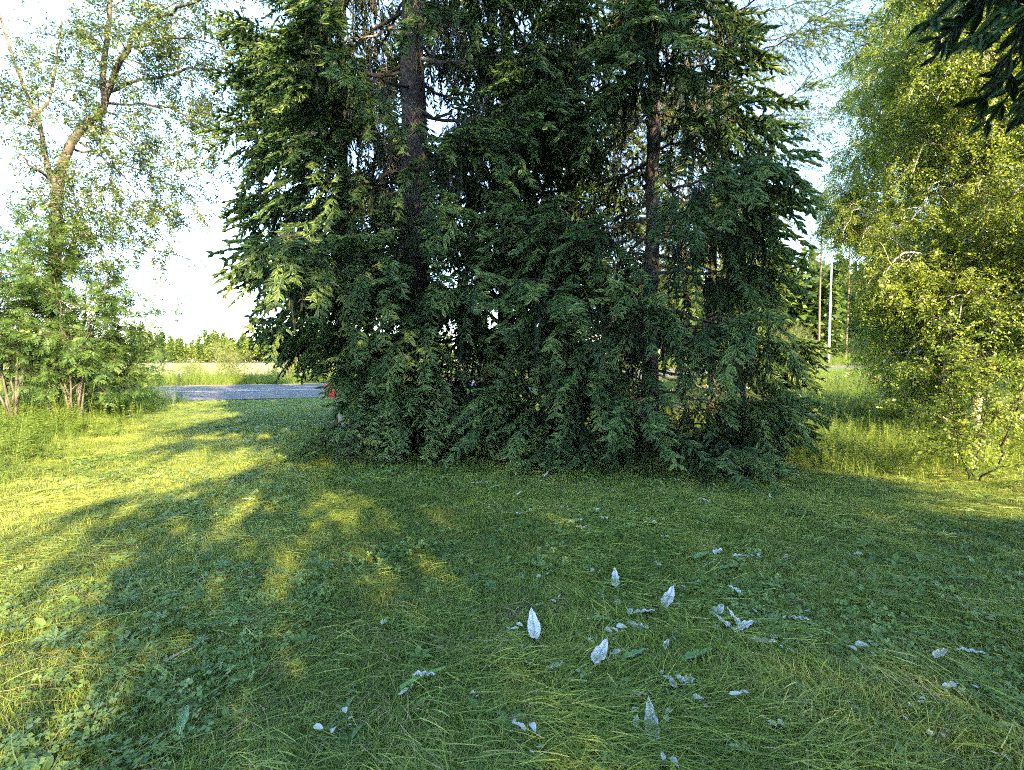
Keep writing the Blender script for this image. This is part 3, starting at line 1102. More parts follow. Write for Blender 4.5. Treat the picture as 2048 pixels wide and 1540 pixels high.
# ------------------------------------------------------------------ broadleaved trees and bushes
def broadleaf(name, label, base, limbs, key, bark, seed, per_m=3.0, blen=(.7, 1.6), tw_per_m=7.0, tlen=(.25, .55), leaf_sp=.10,
              gravity=.15, upb=.2, spray=1.0, tint=(.5, .18), cat='tree', group=None, thin=None, start=.3, skip=0, twig_mat=None):
    """limbs: [(world points, r0, r1)], the first is the trunk. Branches and twigs grow from them; leaves sit on the twigs."""
    rng = np.random.default_rng(seed)
    b = np.array(base, float)
    root = empty(name, base, label, cat, group)
    BR, BRr, TWp, TWr = [], [], [], []
    P, A, U = [], [], []
    for li, (pts, r0, r1) in enumerate(limbs):
        pth = resample(np.asarray(pts, float) - b, 16)
        if li:
            wob = np.cumsum(rng.normal(0, .035, (16, 3)), axis=0)
            pth += wob - np.linspace(0, 1, 16)[:, None] * wob[-1] * .5 - wob[0]
        rr = np.linspace(r0, r1, 16)
        if li == 0:
            rr[0] *= 1.25
        v, qd = tubes(pth[None], rr[None], 12 if r0 > .06 else 6)
        link('trunk' if li == 0 else 'limb', mesh_np('trunk', v, qd, bark, smooth=True), root)
        if li < skip:
            continue
        seglen = np.linalg.norm(np.diff(pth, axis=0), axis=1)
        tot = seglen.sum()
        nb = max(2, int(tot * per_m))
        for k in range(nb):
            t = (start + (1 - start) * (k + rng.random()) / nb) if li == 0 else .12 + .88 * (k + rng.random()) / nb
            f = min(t * 15, 14.99)
            i0 = int(f)
            p = pth[i0] + (pth[i0 + 1] - pth[i0]) * (f - i0)
            tg = nrm(pth[i0 + 1] - pth[i0])
            rad = nrm(np.cross(tg, rv(rng)))
            d = nrm(tg * rng.uniform(.2, .8) + rad + UP * upb)
            L = rng.uniform(*blen) * (1.15 - .55 * t)
            bp = [p]
            for j in range(6):
                d = nrm(d + rv(rng, .16) - UP * gravity * j * .3)
                bp.append(bp[-1] + d * L / 6)
            bp = np.array(bp)
            BR.append(bp)
            BRr.append(np.linspace(min(.018, .35 * rr[i0]), .004, 7))
            ntw = max(2, int(L * tw_per_m))
            for m_ in range(ntw):
                g = (.2 + .8 * (m_ + rng.random()) / ntw) * 6
                i1 = min(int(g), 5)
                q_ = bp[i1] + (bp[i1 + 1] - bp[i1]) * (g - i1)
                td = nrm(nrm(bp[i1 + 1] - bp[i1]) * .7 + rv(rng, .6))
                l2 = rng.uniform(*tlen)
                tp = [q_]
                for j in range(3):
                    td = nrm(td + rv(rng, .2) - UP * gravity)
                    tp.append(tp[-1] + td * l2 / 3)
                tp = np.array(tp)
                TWp.append(tp)
                TWr.append((.004, .0035, .003, .002))
                if thin is not None and rng.random() > thin(q_ + b):
                    continue
                for uu in np.arange(.3, 1.01, max(.12, leaf_sp / l2)):
                    h = min(uu * 3, 2.99)
                    i2 = int(h)
                    P.append(tp[i2] + (tp[i2 + 1] - tp[i2]) * (h - i2))
                    A.append(nrm(td + rv(rng, .5) - UP * gravity))
                    U.append(nrm(UP + rv(rng, .3)))
    nbig = min(len(BR), 60)
    order = np.argsort([-np.linalg.norm(x[-1] - x[0]) for x in BR])
    for k in order[:nbig]:
        v, qd = tubes(BR[k][None], BRr[k][None], 4)
        link('branch', mesh_np('branch', v, qd, bark), root)
    if len(order) > nbig:
        v, qd = tubes(np.array([BR[k] for k in order[nbig:]]), np.array([BRr[k] for k in order[nbig:]]), 4)
        tag(link('small_branches', mesh_np('small_branches', v, qd, bark), root), kind='stuff')
    v, qd = tubes(np.array(TWp), np.array(TWr), 3)
    tag(link('twigs', mesh_np('twigs', v, qd, twig_mat or M['twig_dark']), root), kind='stuff')
    P, A, U = np.array(P), np.array(A), np.array(U)
    ok = P[:, 2] + b[2] > hgt(P[:, 0] + b[0], P[:, 1] + b[1]) + .08
    P, A, U = P[ok], A[ok], U[ok]
    scatter('crown', key, T[key], P, frame_quat(A, U), rng.uniform(.75, 1.15, len(P)) * spray, np.clip(rng.normal(tint[0], tint[1], len(P)), 0, 1), root, rng=rng)
    return root


def poly(pts, d0, d1=None):
    d1 = d0 if d1 is None else d1
    n = len(pts)
    return [at(px, py, d0 + (d1 - d0) * i / (n - 1)) for i, (px, py) in enumerate(pts)]


# left: pale-barked broadleaved tree, limbs traced at its own distance
DL = 12.5
b0 = ground_at(105, DL)
lt = [
    ([b0] + poly([(106, 700), (108, 560), (112, 450), (117, 352)], DL), .165, .12),
    (poly([(118, 354), (156, 291), (175, 251), (207, 211), (200, 164), (209, 102), (220, 36), (232, -60), (240, -160)], DL, DL - .6), .105, .03),
    (poly([(207, 205), (244, 120), (288, 66), (317, 33), (357, 15), (440, -20)], DL - .2, DL - 1.8), .07, .02),
    (poly([(112, 366), (91, 342), (58, 240), (36, 178), (7, 84), (-20, -30)], DL, DL + .8), .07, .025),
    (poly([(212, 206), (327, 211), (400, 247), (455, 290)], DL, DL - 2.0), .035, .006),
    (poly([(225, 182), (300, 150), (386, 124), (473, 142), (530, 172)], DL, DL - 1.5), .045, .006),
    (poly([(262, 92), (330, 75), (420, 88), (500, 130)], DL - .4, DL - 2.5), .035, .006),
    (poly([(175, 245), (250, 280), (330, 320), (400, 375)], DL, DL - 1.2), .035, .006),
    (poly([(150, 300), (230, 315), (300, 355), (390, 400)], DL, DL + 1.0), .035, .006),
    (poly([(160, 285), (220, 330), (262, 385), (268, 437), (330, 470)], DL, DL - .8), .03, .006),
    (poly([(128, 400), (190, 425), (262, 437), (324, 435)], DL, DL - .5), .022, .005),
    (poly([(150, 415), (204, 455), (240, 470), (330, 500)], DL, DL - .7), .02, .005),
    (poly([(122, 540), (140, 490), (152, 465)], DL, DL - .3), .07, .03),
    (poly([(100, 360), (60, 330), (20, 300)], DL, DL - 1.0), .05, .01),
    (poly([(60, 250), (90, 180), (110, 90), (130, 20)], DL, DL + 1.2), .045, .01),
]
broadleaf('broadleaf_tree', 'tall forked tree with pale trunk and thin airy crown above the rowans', b0, lt, 'aspen', M['pale_bark'], 71,
          per_m=4.6, blen=(.6, 1.6), tw_per_m=10.0, tlen=(.2, .5), leaf_sp=.13, gravity=.10, upb=.05, spray=.95, tint=(.45, .2), start=.62)


def bush(name, label, base, n, h, spread, key, bark, seed, cat='bush', group=None, r=.02, **kw):
    rng = np.random.default_rng(seed)
    b = np.array(base, float)
    limbs = []
    for k in range(n):
        a = k * 2.4 + rng.random()
        s = spread * rng.uniform(.35, 1.0)
        hh = h * rng.uniform(.65, 1.05)
        e = np.array((math.cos(a) * s, math.sin(a) * s, hh))
        limbs.append(([b + np.array((math.cos(a) * .05, math.sin(a) * .05, -.05)), b + e * np.array((.3, .3, .4)) + rv(rng, .03), b + e * np.array((.7, .7, .75)) + rv(rng, .05), b + e], r * rng.uniform(.7, 1.2), .005))
    return broadleaf(name, label, base, limbs, key, bark, seed + 1, cat=cat, group=group, start=.15, **kw)


rk = dict(per_m=5.0, blen=(.5, 1.3), tw_per_m=6.5, tlen=(.12, .3), leaf_sp=.13, gravity=.05, upb=.15, tint=(.5, .2))
bush('rowan_bush', 'tall rowan bush with feathery leaves in front of the pale forked trunk', ground_at(150, 11.6), 7, 4.5, 1.7, 'rowan', M['pale_bark'], 81, r=.03, **rk)
bush('rowan_bush', 'rowan bush at the left picture edge beside the forked tree', ground_at(20, 11.2), 7, 4.7, 1.6, 'rowan', M['pale_bark'], 83, r=.03, **rk)
bush('rowan_bush', 'lower rowan bush leaning over the bank toward the road', ground_at(205, 12.8), 6, 3.3, 1.7, 'rowan', M['pale_bark'], 85, r=.025, **rk)
bush('rowan_sapling', 'small pale green rowan sapling under the left side of the huge spruce', ground_at(742, 8.4), 4, 2.3, .5, 'rowan', M['pale_bark'], 87, cat='sapling', r=.014,
     per_m=3.2, blen=(.25, .5), tw_per_m=4.0, tlen=(.1, .2), leaf_sp=.2, gravity=.03, upb=.2, tint=(.75, .12))

# right: birches
DB = 10.6
b1 = ground_at(1942, DB)


BIRCH_EDGE = interp([(-100, 1700), (100, 1700), (300, 1655), (430, 1620), (500, 1640), (540, 1715), (640, 1730), (760, 1790), (900, 1800)])


def birch(name, label, base, stems, seed, ztop, reach, nlimb, **kw):
    rng = np.random.default_rng(seed)
    limbs = list(stems)
    for k in range(nlimb):
        st = resample(stems[k % len(stems)][0], 30)
        f = rng.uniform(.07, .97)
        p = st[int(f * 29)]
        a = k * 2.4 + rng.normal(0, .3)
        L = reach * rng.uniform(.55, 1.05) * (1.05 - .5 * f)
        hd = np.array((math.cos(a), math.sin(a), 0))
        for _ in range(12):
            tpx, tpy = to_px(p + hd * (L + .3))
            if tpx < BIRCH_EDGE(tpy):
                L *= .86
        rise = rng.uniform(.15, .55)
        pts = [p, p + hd * L * .35 + UP * L * rise * .5, p + hd * L * .72 + UP * L * rise * .75, p + hd * L + UP * L * (rise * .75 - .35)]
        limbs.append((pts, .012 + .011 * L, .005))
    args = dict(per_m=5.5, blen=(.5, 1.2), tw_per_m=10, tlen=(.25, .6), leaf_sp=.11, gravity=.16, upb=.05, spray=1.0, tint=(.5, .2), start=.2, skip=len(stems))
    args.update(kw)
    return broadleaf(name, label, base, limbs, 'birch', M['birch_bark'], seed + 1, **args)


birch('birch_tree', 'leafy white-stemmed birch with two trunks near the right edge', b1, [
    ([b1] + poly([(1947, 835), (1952, 738), (1959, 593), (1966, 497), (1970, 330), (1967, 195), (1962, 100), (1966, -60), (1968, -220)], DB), .135, .05),
    (poly([(1948, 800), (1938, 690), (1934, 590), (1936, 487), (1946, 260), (1940, 60), (1936, -160)], DB + .15, DB + .5), .085, .04)], 91, 9, 3.7, 92)
b2 = ground_at(1772, 16.0)
birch('birch_tree', 'birch with dark slender trunk between the lamp post and the white birch', b2, [
    ([b2] + poly([(1771, 700), (1768, 560), (1772, 400), (1770, 200), (1775, 0), (1775, -150)], 16.0), .12, .04)], 95, 11, 3.8, 62, leaf_sp=.12)
b3 = ground_at(2150, 13.0)
birch('birch_tree', 'dense birch crown filling the right picture edge', b3, [([b3] + poly([(2150, 500), (2155, 200), (2150, -100)], 13.0), .12, .04)], 97, 9, 4.0, 34, leaf_sp=.15)
bs = on_ground(1940, 965)
bush('birch_sapling', 'leaning young birch in front of the white birch, thin brown stem on mown edge', bs, 3, 2.2, .9, 'birch', M['twig_dark'], 99, cat='sapling', r=.016,
     per_m=9.0, blen=(.35, .9), tw_per_m=9.0, tlen=(.2, .4), leaf_sp=.10, gravity=.08, upb=.1, spray=.85, tint=(.45, .2))

# trees beside and behind the camera: they shade the lawn and the spruces
def copy_tree(root, loc, rz, sc, label, group=None):
    r = root.copy()
    COL.objects.link(r)
    r.location, r.rotation_euler, r.scale = loc, (0, 0, rz), (sc, sc, sc)
    r['label'] = label
    if group:
        r['group'] = group
    for ch in root.children:
        c = ch.copy()
        COL.objects.link(c)
        c.parent = r
    return r


near = spruce('spruce_tree', 'spruce beside the viewer, its dark branch hanging into the upper right corner', (4.55, .35, 0), 15.0, .2,
              interp([(0, .5), (2.2, 1.2), (3, 1.7), (5, 2.3), (9, 2.0), (15, .1)]), 121, z_low=3.3, per_m=4.6, droop=(.30, .10), curtain=.7, tint0=.02, sub=.12,
              extra=[(4.05, R(141), 2.75), (4.3, R(133), 2.6)])
for k, (x, y, rz, sc) in enumerate([(7.7, -2.6, 1.0, 1.05), (7.6, -6.0, 2.6, 1.15), (10.6, -8.6, 4.0, 1.25), (5.4, -5.4, 5.0, 1.1)]):
    copy_tree(near, (x, y, 0), rz, sc, ('spruce behind the viewer to the right, shading the slimmer spruce', 'taller spruce farther behind the viewer, shading the huge spruce', 'tallest and farthest spruce behind the viewer', 'spruce behind the viewer, leftmost of the row')[k], 'spruces behind the viewer')
for k, (x, y) in enumerate([(9.4, 1.6), (11.6, 1.3)]):
    bush('birch_bush', ('low birch bush beside the viewer, out of the picture on the right', 'low birch bush second to the right of the viewer, out of the picture')[k], (x, y, float(hgt(x, y))), 9, 1.8, 1.3, 'birch', M['twig'], 140 + 3 * k, r=.02,
         per_m=6.0, blen=(.4, .9), tw_per_m=7.0, tlen=(.2, .4), leaf_sp=.12, gravity=.05, upb=.1)

bush('birch_bush', 'shoulder-high birch bush close behind the viewer', (1.7, -2.0, 0), 11, 3.3, 1.2, 'birch', M['twig'], 150, r=.02,
     per_m=6.0, blen=(.4, .9), tw_per_m=6.0, tlen=(.2, .4), leaf_sp=.14, gravity=.05, upb=.1)
bush('birch_bush', 'open tall birch bush farther behind the viewer', (3.0, -5.6, 0), 8, 5.6, 1.3, 'birch', M['twig'], 153, r=.04,
     per_m=3.2, blen=(.5, 1.0), tw_per_m=6.0, tlen=(.2, .5), leaf_sp=.16, gravity=.1, upb=.1)

bush('birch_bush', 'tall open birch far behind the viewer on the left', (1.6, -9.5, 0), 6, 9.0, 2.2, 'birch', M['twig'], 156, r=.06,
     per_m=2.6, blen=(.6, 1.4), tw_per_m=5.0, tlen=(.3, .6), leaf_sp=.16, gravity=.1, upb=.1, spray=1.2)

# ------------------------------------------------------------------ grass and weeds
def zone_pts(n, dmin, dmax, power, rng, x_margin=1.2, left=-1.08, right=1.12):
    """Random ground points, denser close to the camera."""
    u = rng.random(n)
    e = 2 - power
    d = (dmin ** e + u * (dmax ** e - dmin ** e)) ** (1 / e)
    x = d * rng.uniform(left, right, n) + rng.uniform(-x_margin, x_margin, n)
    return x, d


def rough_left(x, y):
    return sstep(-6.6, -7.6, x + .5 * (y - 7) + .8 * (vnoise(x, y, .8, 7) - .5))


def meadow_right(x, y):
    return sstep(6.1, 7.3, y + .9 * (vnoise(x, y, .9, 8) - .5)) * sstep(3.2, 4.4, x)


def under_spruce(x, y):
    g = np.maximum(np.exp(-(((x + 1.7) / 2.6) ** 2 + ((y - 9.6) / 2.3) ** 2) ** 2), np.exp(-(((x - 2.3) / 1.9) ** 2 + ((y - 8.6) / 1.7) ** 2) ** 2))
    return g


def verge(x, y):
    s, n = road_sn(x, y)
    return sstep(-6.6, -6.2, n)


def z_quat(rng, n, ang=None, tilt=.12):
    a = rng.uniform(0, 2 * math.pi, n) if ang is None else ang
    ax = np.stack([np.sin(a), np.cos(a), rng.normal(0, tilt, n)], -1)
    up = np.stack([rng.normal(0, tilt, n), rng.normal(0, tilt, n), np.ones(n)], -1)
    return frame_quat(ax, up)


def sow(name, key, n, dmin, dmax, power, mask, scl, tint, seed, flow=False, rise=0.0, far_grow=0.0, label=None, margin=1.2):
    rng = np.random.default_rng(seed)
    x, y = zone_pts(n, dmin, dmax, power, rng, margin)
    ok = rng.random(n) < mask(x, y)
    x, y = x[ok], y[ok]
    m = len(x)
    pts = np.stack([x, y, hgt(x, y) + rise], -1)
    ang = None
    if flow:
        ang = vnoise(x, y, .55, 31) * 9.0 + rng.normal(0, .35, m)
    s = rng.uniform(scl[0], scl[1], m) * (1 + far_grow * np.maximum(0, y - 4))
    t = np.clip(tint[0] + .5 * (vnoise(x, y, .7, 12) - .5) + .35 * (vnoise(x, y, 2.5, 13) - .5) + rng.normal(0, tint[1], m), 0, 1)
    return scatter(name, key, T[key], pts, z_quat(rng, m, ang), s, t, None, rng=rng)


lawn = lambda x, y: (1 - .85 * rough_left(x, y)) * (1 - meadow_right(x, y)) * (1 - .9 * under_spruce(x, y)) * (1 - verge(x, y))
sow('lawn_grass', 'short', 52000, 1.1, 26, 1.15, lawn, (.75, 1.25), (.42, .14), 201, far_grow=.03)
sow('cut_grass', 'lying', 16000, 1.1, 20, 1.2, lambda x, y: lawn(x, y) * (.25 + .75 * sstep(.42, .62, vnoise(x, y, .8, 21))), (.7, 1.25), (.50, .15), 202, flow=True, rise=.01, far_grow=.02)
sow('dry_grass', 'straw', 6000, 1.1, 14, 1.2, lawn, (.6, 1.1), (.5, .2), 203, rise=.012)
sow('clover', 'clover', 4500, 1.1, 15, 1.2, lambda x, y: lawn(x, y) * sstep(.45, .65, vnoise(x, y, .9, 22)) , (.8, 1.4), (.5, .15), 204)
sow('lawn_weeds', 'rosette', 5200, 1.1, 20, 1.2, lambda x, y: lawn(x, y) * (.12 + .88 * sstep(.5, .7, vnoise(x, y, .6, 23))), (.5, 1.1), (.55, .2), 205, rise=.01, far_grow=.02)
sow('cut_lupin_leaves', 'lupin', 420, 1.4, 16, 1.2, lambda x, y: lawn(x, y) * sstep(.55, .75, vnoise(x, y, .7, 24)) * sstep(1.5, -2, x), (.6, 1.05), (.5, .2), 206)
sow('leaf_scraps', 'scrap', 1300, 1.6, 9, 1.1, lambda x, y: lawn(x, y) * np.exp(-((x - 1.1 - .1 * y) / 1.5) ** 2) * (.3 + .7 * sstep(.45, .7, vnoise(x, y, 1.1, 25))), (.5, 1.15), (.6, .2), 207)
sow('rough_grass', 'mid', 18000, 5.0, 24, 1.0, lambda x, y: np.maximum(rough_left(x, y), .25 * under_spruce(x, y)) * (1 - verge(x, y)), (.6, 1.15), (.42, .15), 208)
sow('bank_weeds', 'forb', 13000, 5.5, 24, 1.0, lambda x, y: rough_left(x, y) * (1 - verge(x, y)) * (.3 + .7 * vnoise(x, y, .5, 26)), (.5, 1.35), (.45, .15), 209)
sow('tall_bank_grass', 'tall', 5200, 9, 26, 1.0, lambda x, y: rough_left(x, y) * (1 - verge(x, y)) * (.05 + .95 * sstep(12.5, 14.5, y)), (1.0, 1.7), (.5, .15), 210)
md = lambda x, y: meadow_right(x, y) * (1 - verge(x, y))
sow('meadow_grass', 'mid', 7000, 6, 30, .9, md, (.8, 1.6), (.55, .15), 211)
sow('meadow_weeds', 'forb', 30000, 6.4, 30, .9, lambda x, y: md(x, y) * sstep(6.2, 8.0, y), (.4, .95), (.66, .18), 212)
sow('tall_meadow_grass', 'tall', 1500, 8.5, 32, .9, lambda x, y: md(x, y) * sstep(8, 10.5, y), (.75, 1.15), (.5, .15), 213)
sow('meadowsweet', 'cream', 330, 11, 24, .9, lambda x, y: md(x, y) * sstep(10.5, 12, y), (.9, 1.3), (.6, .2), 214)
sow('bank_flowers', 'purple', 160, 12, 24, .9, lambda x, y: rough_left(x, y) * (1 - verge(x, y)) * sstep(13, 16, y), (.8, 1.2), (.5, .2), 215)
sow('shade_weeds', 'forb', 2600, 6.4, 14, .6, lambda x, y: np.clip(under_spruce(x, y) * 1.3, 0, 1) * (.25 + .6 * sstep(8.0, 6.6, y)), (.3, .7), (.4, .15), 216)


lit = lambda x, y: np.clip(under_spruce(x, y) * 1.4, 0, 1)
sow('needle_litter', 'straw', 5000, 6.2, 13, .5, lit, (.4, .9), (.2, .2), 217, rise=.005)
sow('fallen_twigs', 'bare', 900, 6.2, 13, .5, lit, (.4, .9), (.4, .2), 218, rise=.03)


def strip_pts(n, n0, n1, s0, s1, rng):
    s, nn = rng.uniform(s0, s1, n), rng.uniform(n0, n1, n)
    return RO[0] + s * RU[0] + nn * RN[0], RO[1] + s * RU[1] + nn * RN[1]


def sow_strip(name, key, n, n0, n1, s0, s1, scl, tint, seed):
    rng = np.random.default_rng(seed)
    x, y = strip_pts(n, n0, n1, s0, s1, rng)
    s = rng.uniform(*scl, n)
    return scatter(name, key, T[key], np.stack([x, y, hgt(x, y)], -1), z_quat(rng, n), s, np.clip(rng.normal(tint, .15, n), 0, 1), None, rng=rng)


sow_strip('near_verge_grass', 'tall', 3000, -9.5, -6.3, 14, 75, (.5, .9), .45, 220)
sow_strip('far_verge_grass', 'tall', 9000, 8.3, 13.4, -45, 90, (.9, 1.6), .6, 221)
sow_strip('far_verge_weeds', 'forb', 5000, 8.8, 13.4, -45, 90, (1.0, 2.0), .6, 222)

# ------------------------------------------------------------------ roadside bushes, far trees, lamp post, house, mailbox
def road_pt(s, n):
    x, y = RO[0] + s * RU[0] + n * RN[0], RO[1] + s * RU[1] + n * RN[1]
    return (x, y, float(hgt(x, y)))


def pt_on_strip(px, n):
    """Ground point under a photograph column at a given offset from the road."""
    vx = px_dir(px, HOR).x
    s = (vx * (RO[1] + n * RN[1]) - (RO[0] + n * RN[0])) / (RU[0] - vx * RU[1])
    return road_pt(s, n)


wk = dict(per_m=4.0, blen=(.5, 1.0), tw_per_m=4.0, tlen=(.3, .6), leaf_sp=.25, gravity=.0, upb=.5, tint=(.6, .2), spray=1.5)
for k, (px, n, h, sp, lab) in enumerate([
    (455, 11.5, 2.6, 1.9, 'rounded sunlit willow bush beyond the road, standing alone before the field'),
    (575, 11.0, 1.7, 1.5, 'low willow bush beyond the road just left of the huge spruce'),
    (385, 12.5, 1.3, 1.2, 'small pale willow bush beyond the road near the black roadside stake'),
    (640, 12.0, 2.2, 1.6, 'willow bush beyond the road seen past the red mailbox'),
    (1085, 12.0, 4.2, 2.4, 'bright bush beyond the road seen between the huge and slimmer spruce'),
    (1180, 15.0, 3.4, 2.2, 'bush beyond the road in front of the red house'),
    (1590, 13.0, 4.4, 2.6, 'tall yellow-green bush beyond the road left of the lamp post'),
    (1540, 12.0, 3.2, 2.4, 'yellow-green bush beyond the road behind the tips of the slimmer spruce'),
    (1725, 14.0, 2.4, 2.2, 'low bush beyond the road right of the lamp post'),
]):
    bush('willow_bush', lab, pt_on_strip(px, n), 8, h, sp, 'willow', M['twig'], 300 + 3 * k, group='bushes beyond the road', r=.03, **wk)
b4 = pt_on_strip(601, 11.0)
birch('birch_tree', 'slender white birch beyond the road at the left edge of the huge spruce', b4, [([b4, np.array(b4) + (0, 0, 2.5), np.array(b4) + (.1, 0, 6.0)], .11, .03)], 331, 6, 1.6, 14, spray=1.4, leaf_sp=.25)


def pine(label, base, H, seed, z0=.55):
    rng = np.random.default_rng(seed)
    b = np.array(base, float)
    limbs = [([b, b + UP * H * .5 + rv(rng, .1), b + UP * H], .15, .05)]
    for k in range(22):
        f = rng.uniform(z0, 1.0)
        a = k * 2.4
        L = 2.4 * rng.uniform(.5, 1) * (1.25 - f)
        p = b + UP * H * f
        hd = np.array((math.cos(a), math.sin(a), 0))
        limbs.append(([p, p + hd * L * .5 + UP * .1, p + hd * L + UP * .3], .04, .01))
    return broadleaf('pine_tree', label, base, limbs, 'pine', M['pine_bark'], seed + 1, per_m=2.5, blen=(.5, 1.1), tw_per_m=4, tlen=(.2, .5), leaf_sp=.3,
                     gravity=.0, upb=.3, spray=1.6, tint=(.35, .2), group='pines beyond the road', skip=1)


for k, (px, d, H, lab) in enumerate([
    (1637, 58, 19, 'straight pine with bare pinkish trunk just left of the lamp post'),
    (1691, 64, 18, 'grey-trunked pine to the right of the lamp post'),
    (1668, 78, 17, 'farther pine directly behind the lamp post'),
    (1806, 60, 19, 'pine behind the birches, left one of a close pair'),
    (1824, 62, 20, 'pine behind the birches, right one of a close pair'),
    (1480, 62, 17, 'pine seen through the larch branches'),
]):
    pine(lab, ground_at(px, d), H, 350 + 3 * k)

# far woods
rng = np.random.default_rng(77)
n = 2600
x = rng.uniform(-520, 380, n)
y = 285 + rng.uniform(0, 50, n) + .12 * x
pts = np.stack([x, y, np.zeros(n) - .2], -1)
s = rng.uniform(.5, 1.0, n) * (1 + .35 * vnoise(x, y, .05, 3))
lf = rng.random(n) < .28
scatter('far_forest', 'fir_far', T['fir_far'], pts[~lf], z_quat(rng, (~lf).sum(), None, .01), s[~lf], np.clip(rng.normal(.55, .25, (~lf).sum()), 0, 1), None, rng=rng)
scatter('far_forest', 'leaf_far', T['leaf_far'], pts[lf], z_quat(rng, lf.sum(), None, .01), s[lf], np.clip(rng.normal(.6, .2, lf.sum()), 0, 1), None, rng=rng)
n = 420
x = rng.uniform(18, 110, n)
y = 74 + rng.uniform(0, 45, n) - .05 * x
scatter('forest_edge', 'fir_far', T['fir_far'], np.stack([x, y, hgt(x, y) - .2], -1), z_quat(rng, n, None, .01), rng.uniform(.5, 1.15, n), np.clip(rng.normal(.3, .2, n), 0, 1), None, rng=rng)


def box(bm_v, bm_f, c, sz, rz=0.0):
    i = len(bm_v)
    for dx, dy, dz in ((-1, -1, -1), (1, -1, -1), (1, 1, -1), (-1, 1, -1), (-1, -1, 1), (1, -1, 1), (1, 1, 1), (-1, 1, 1)):
        p = (dx * sz[0] / 2, dy * sz[1] / 2, dz * sz[2] / 2)
        bm_v.append((c[0] + p[0] * math.cos(rz) - p[1] * math.sin(rz), c[1] + p[0] * math.sin(rz) + p[1] * math.cos(rz), c[2] + p[2]))
    bm_f += [(i, i + 3, i + 2, i + 1), (i + 4, i + 5, i + 6, i + 7), (i, i + 1, i + 5, i + 4), (i + 1, i + 2, i + 6, i + 5), (i + 2, i + 3, i + 7, i + 6), (i + 3, i, i + 4, i + 7)]


def bevelled(name, v, f, mat, parent=None, w=.004):
    o = link(name, mesh_np(name, np.array(v, float), np.array(f), mat), parent)
    md = o.modifiers.new('bevel', 'BEVEL')
    md.width, md.segments = w, 2
    return o


# street lamp
lp = pt_on_strip(1657, 9.4)
lamp = empty('street_lamp', lp, 'tall galvanised street lamp post beyond the road', 'street lamp')
zz = np.linspace(-.1, 15.0, 12)
v, qd = tubes(np.stack([zz * 0, zz * 0, zz], -1)[None], np.linspace(.125, .065, 12)[None], 14)
link('pole', mesh_np('pole', v, qd, M['zinc'], smooth=True), lamp)
v, qd = tubes(np.array([[(0, 0, -.05), (0, 0, .02), (0, 0, .45), (0, 0, .47)]]), np.array([[.16, .16, .13, .106]]), 14)
link('base_sleeve', mesh_np('base_sleeve', v, qd, M['zinc'], smooth=True), lamp)
v, qd = tubes(np.array([resample([(0, 0, 14.9), (0, -.1, 15.3), (.2, -.9, 15.6), (.3, -1.6, 15.7)], 8)]), np.full((1, 8), .035), 8)
link('arm', mesh_np('arm', v, qd, M['zinc'], smooth=True), lamp)
bv, bf = [], []
box(bv, bf, (.34, -1.95, 15.7), (.26, .75, .10))
bevelled('lamp_head', bv, bf, M['zinc'], lamp, .03)

# black roadside stake
st = pt_on_strip(357, 8.6)
stake = empty('roadside_stake', st, 'thin black stake at the far edge of the road', 'stake')
v, qd = tubes(np.array([[(0, 0, -.1), (0, 0, .6), (.01, 0, 1.05)]]), np.array([[.035, .035, .03]]), 8)
link('shaft', mesh_np('shaft', v, qd, M['black'], smooth=True), stake)
v, qd = tubes(np.array([[(.008, 0, .86), (.0085, 0, .98)]]), np.array([[.037, .037]]), 8)
link('reflector', mesh_np('reflector', v, qd, M['zinc'], smooth=True), stake)

# red mailbox on a leaning post
mp_ = np.array(ground_at(686, 11.0))
mail = empty('mailbox', mp_, 'red mailbox on a leaning grey wooden post under the huge spruce', 'mailbox')
bv, bf = [], []
box(bv, bf, (0, 0, .46), (.17, .10, 1.2))
o = bevelled('post', bv, bf, M['grey_wood'], mail, .008)
o.rotation_euler = (0, R(-7), 0)
bv, bf = [], []
box(bv, bf, (-.27, -.02, .93), (.24, .20, .25))
bx = bevelled('box', bv, bf, M['red'], mail, .012)
bv, bf = [], []
box(bv, bf, (-.27, -.025, 1.07), (.27, .24, .025))
lid = bevelled('lid', bv, bf, M['red'], mail, .006)
bv, bf = [], []
box(bv, bf, (-.27, -.123, .99), (.14, .006, .02))
bevelled('slot', bv, bf, M['black'], mail, .001)

# red house far behind
hp = np.array(ground_at(1165, 78))
house = empty('red_house', hp, 'red boarded house with white trim glimpsed between the spruces', 'house')
bv, bf = [], []
box(bv, bf, (0, 3, 1.4), (9, 6, 3.0))
link('wall', mesh_np('wall', np.array(bv), np.array(bf), M['house_red']), house)
rf = np.array([(-5, -.5, 2.85), (5, -.5, 2.85), (5, 3, 4.7), (-5, 3, 4.7), (5, 6.5, 2.85), (-5, 6.5, 2.85)])
rf = np.vstack([rf, rf + (0, 0, .16)])
roof = link('roof', mesh_np('roof', rf, np.array([(0, 3, 2, 1), (3, 5, 4, 2), (6, 7, 8, 9), (9, 8, 10, 11), (0, 1, 7, 6), (5, 11, 10, 4), (0, 6, 9, 3), (1, 2, 8, 7), (2, 4, 10, 8), (3, 9, 11, 5)]), M['zinc']), house)
bv, bf = [], []
box(bv, bf, (5 - .02 + .04 - 5, -.54, 2.92), (10.0, .05, .22))
link('fascia', mesh_np('fascia', np.array(bv), np.array(bf), M['white']), house)
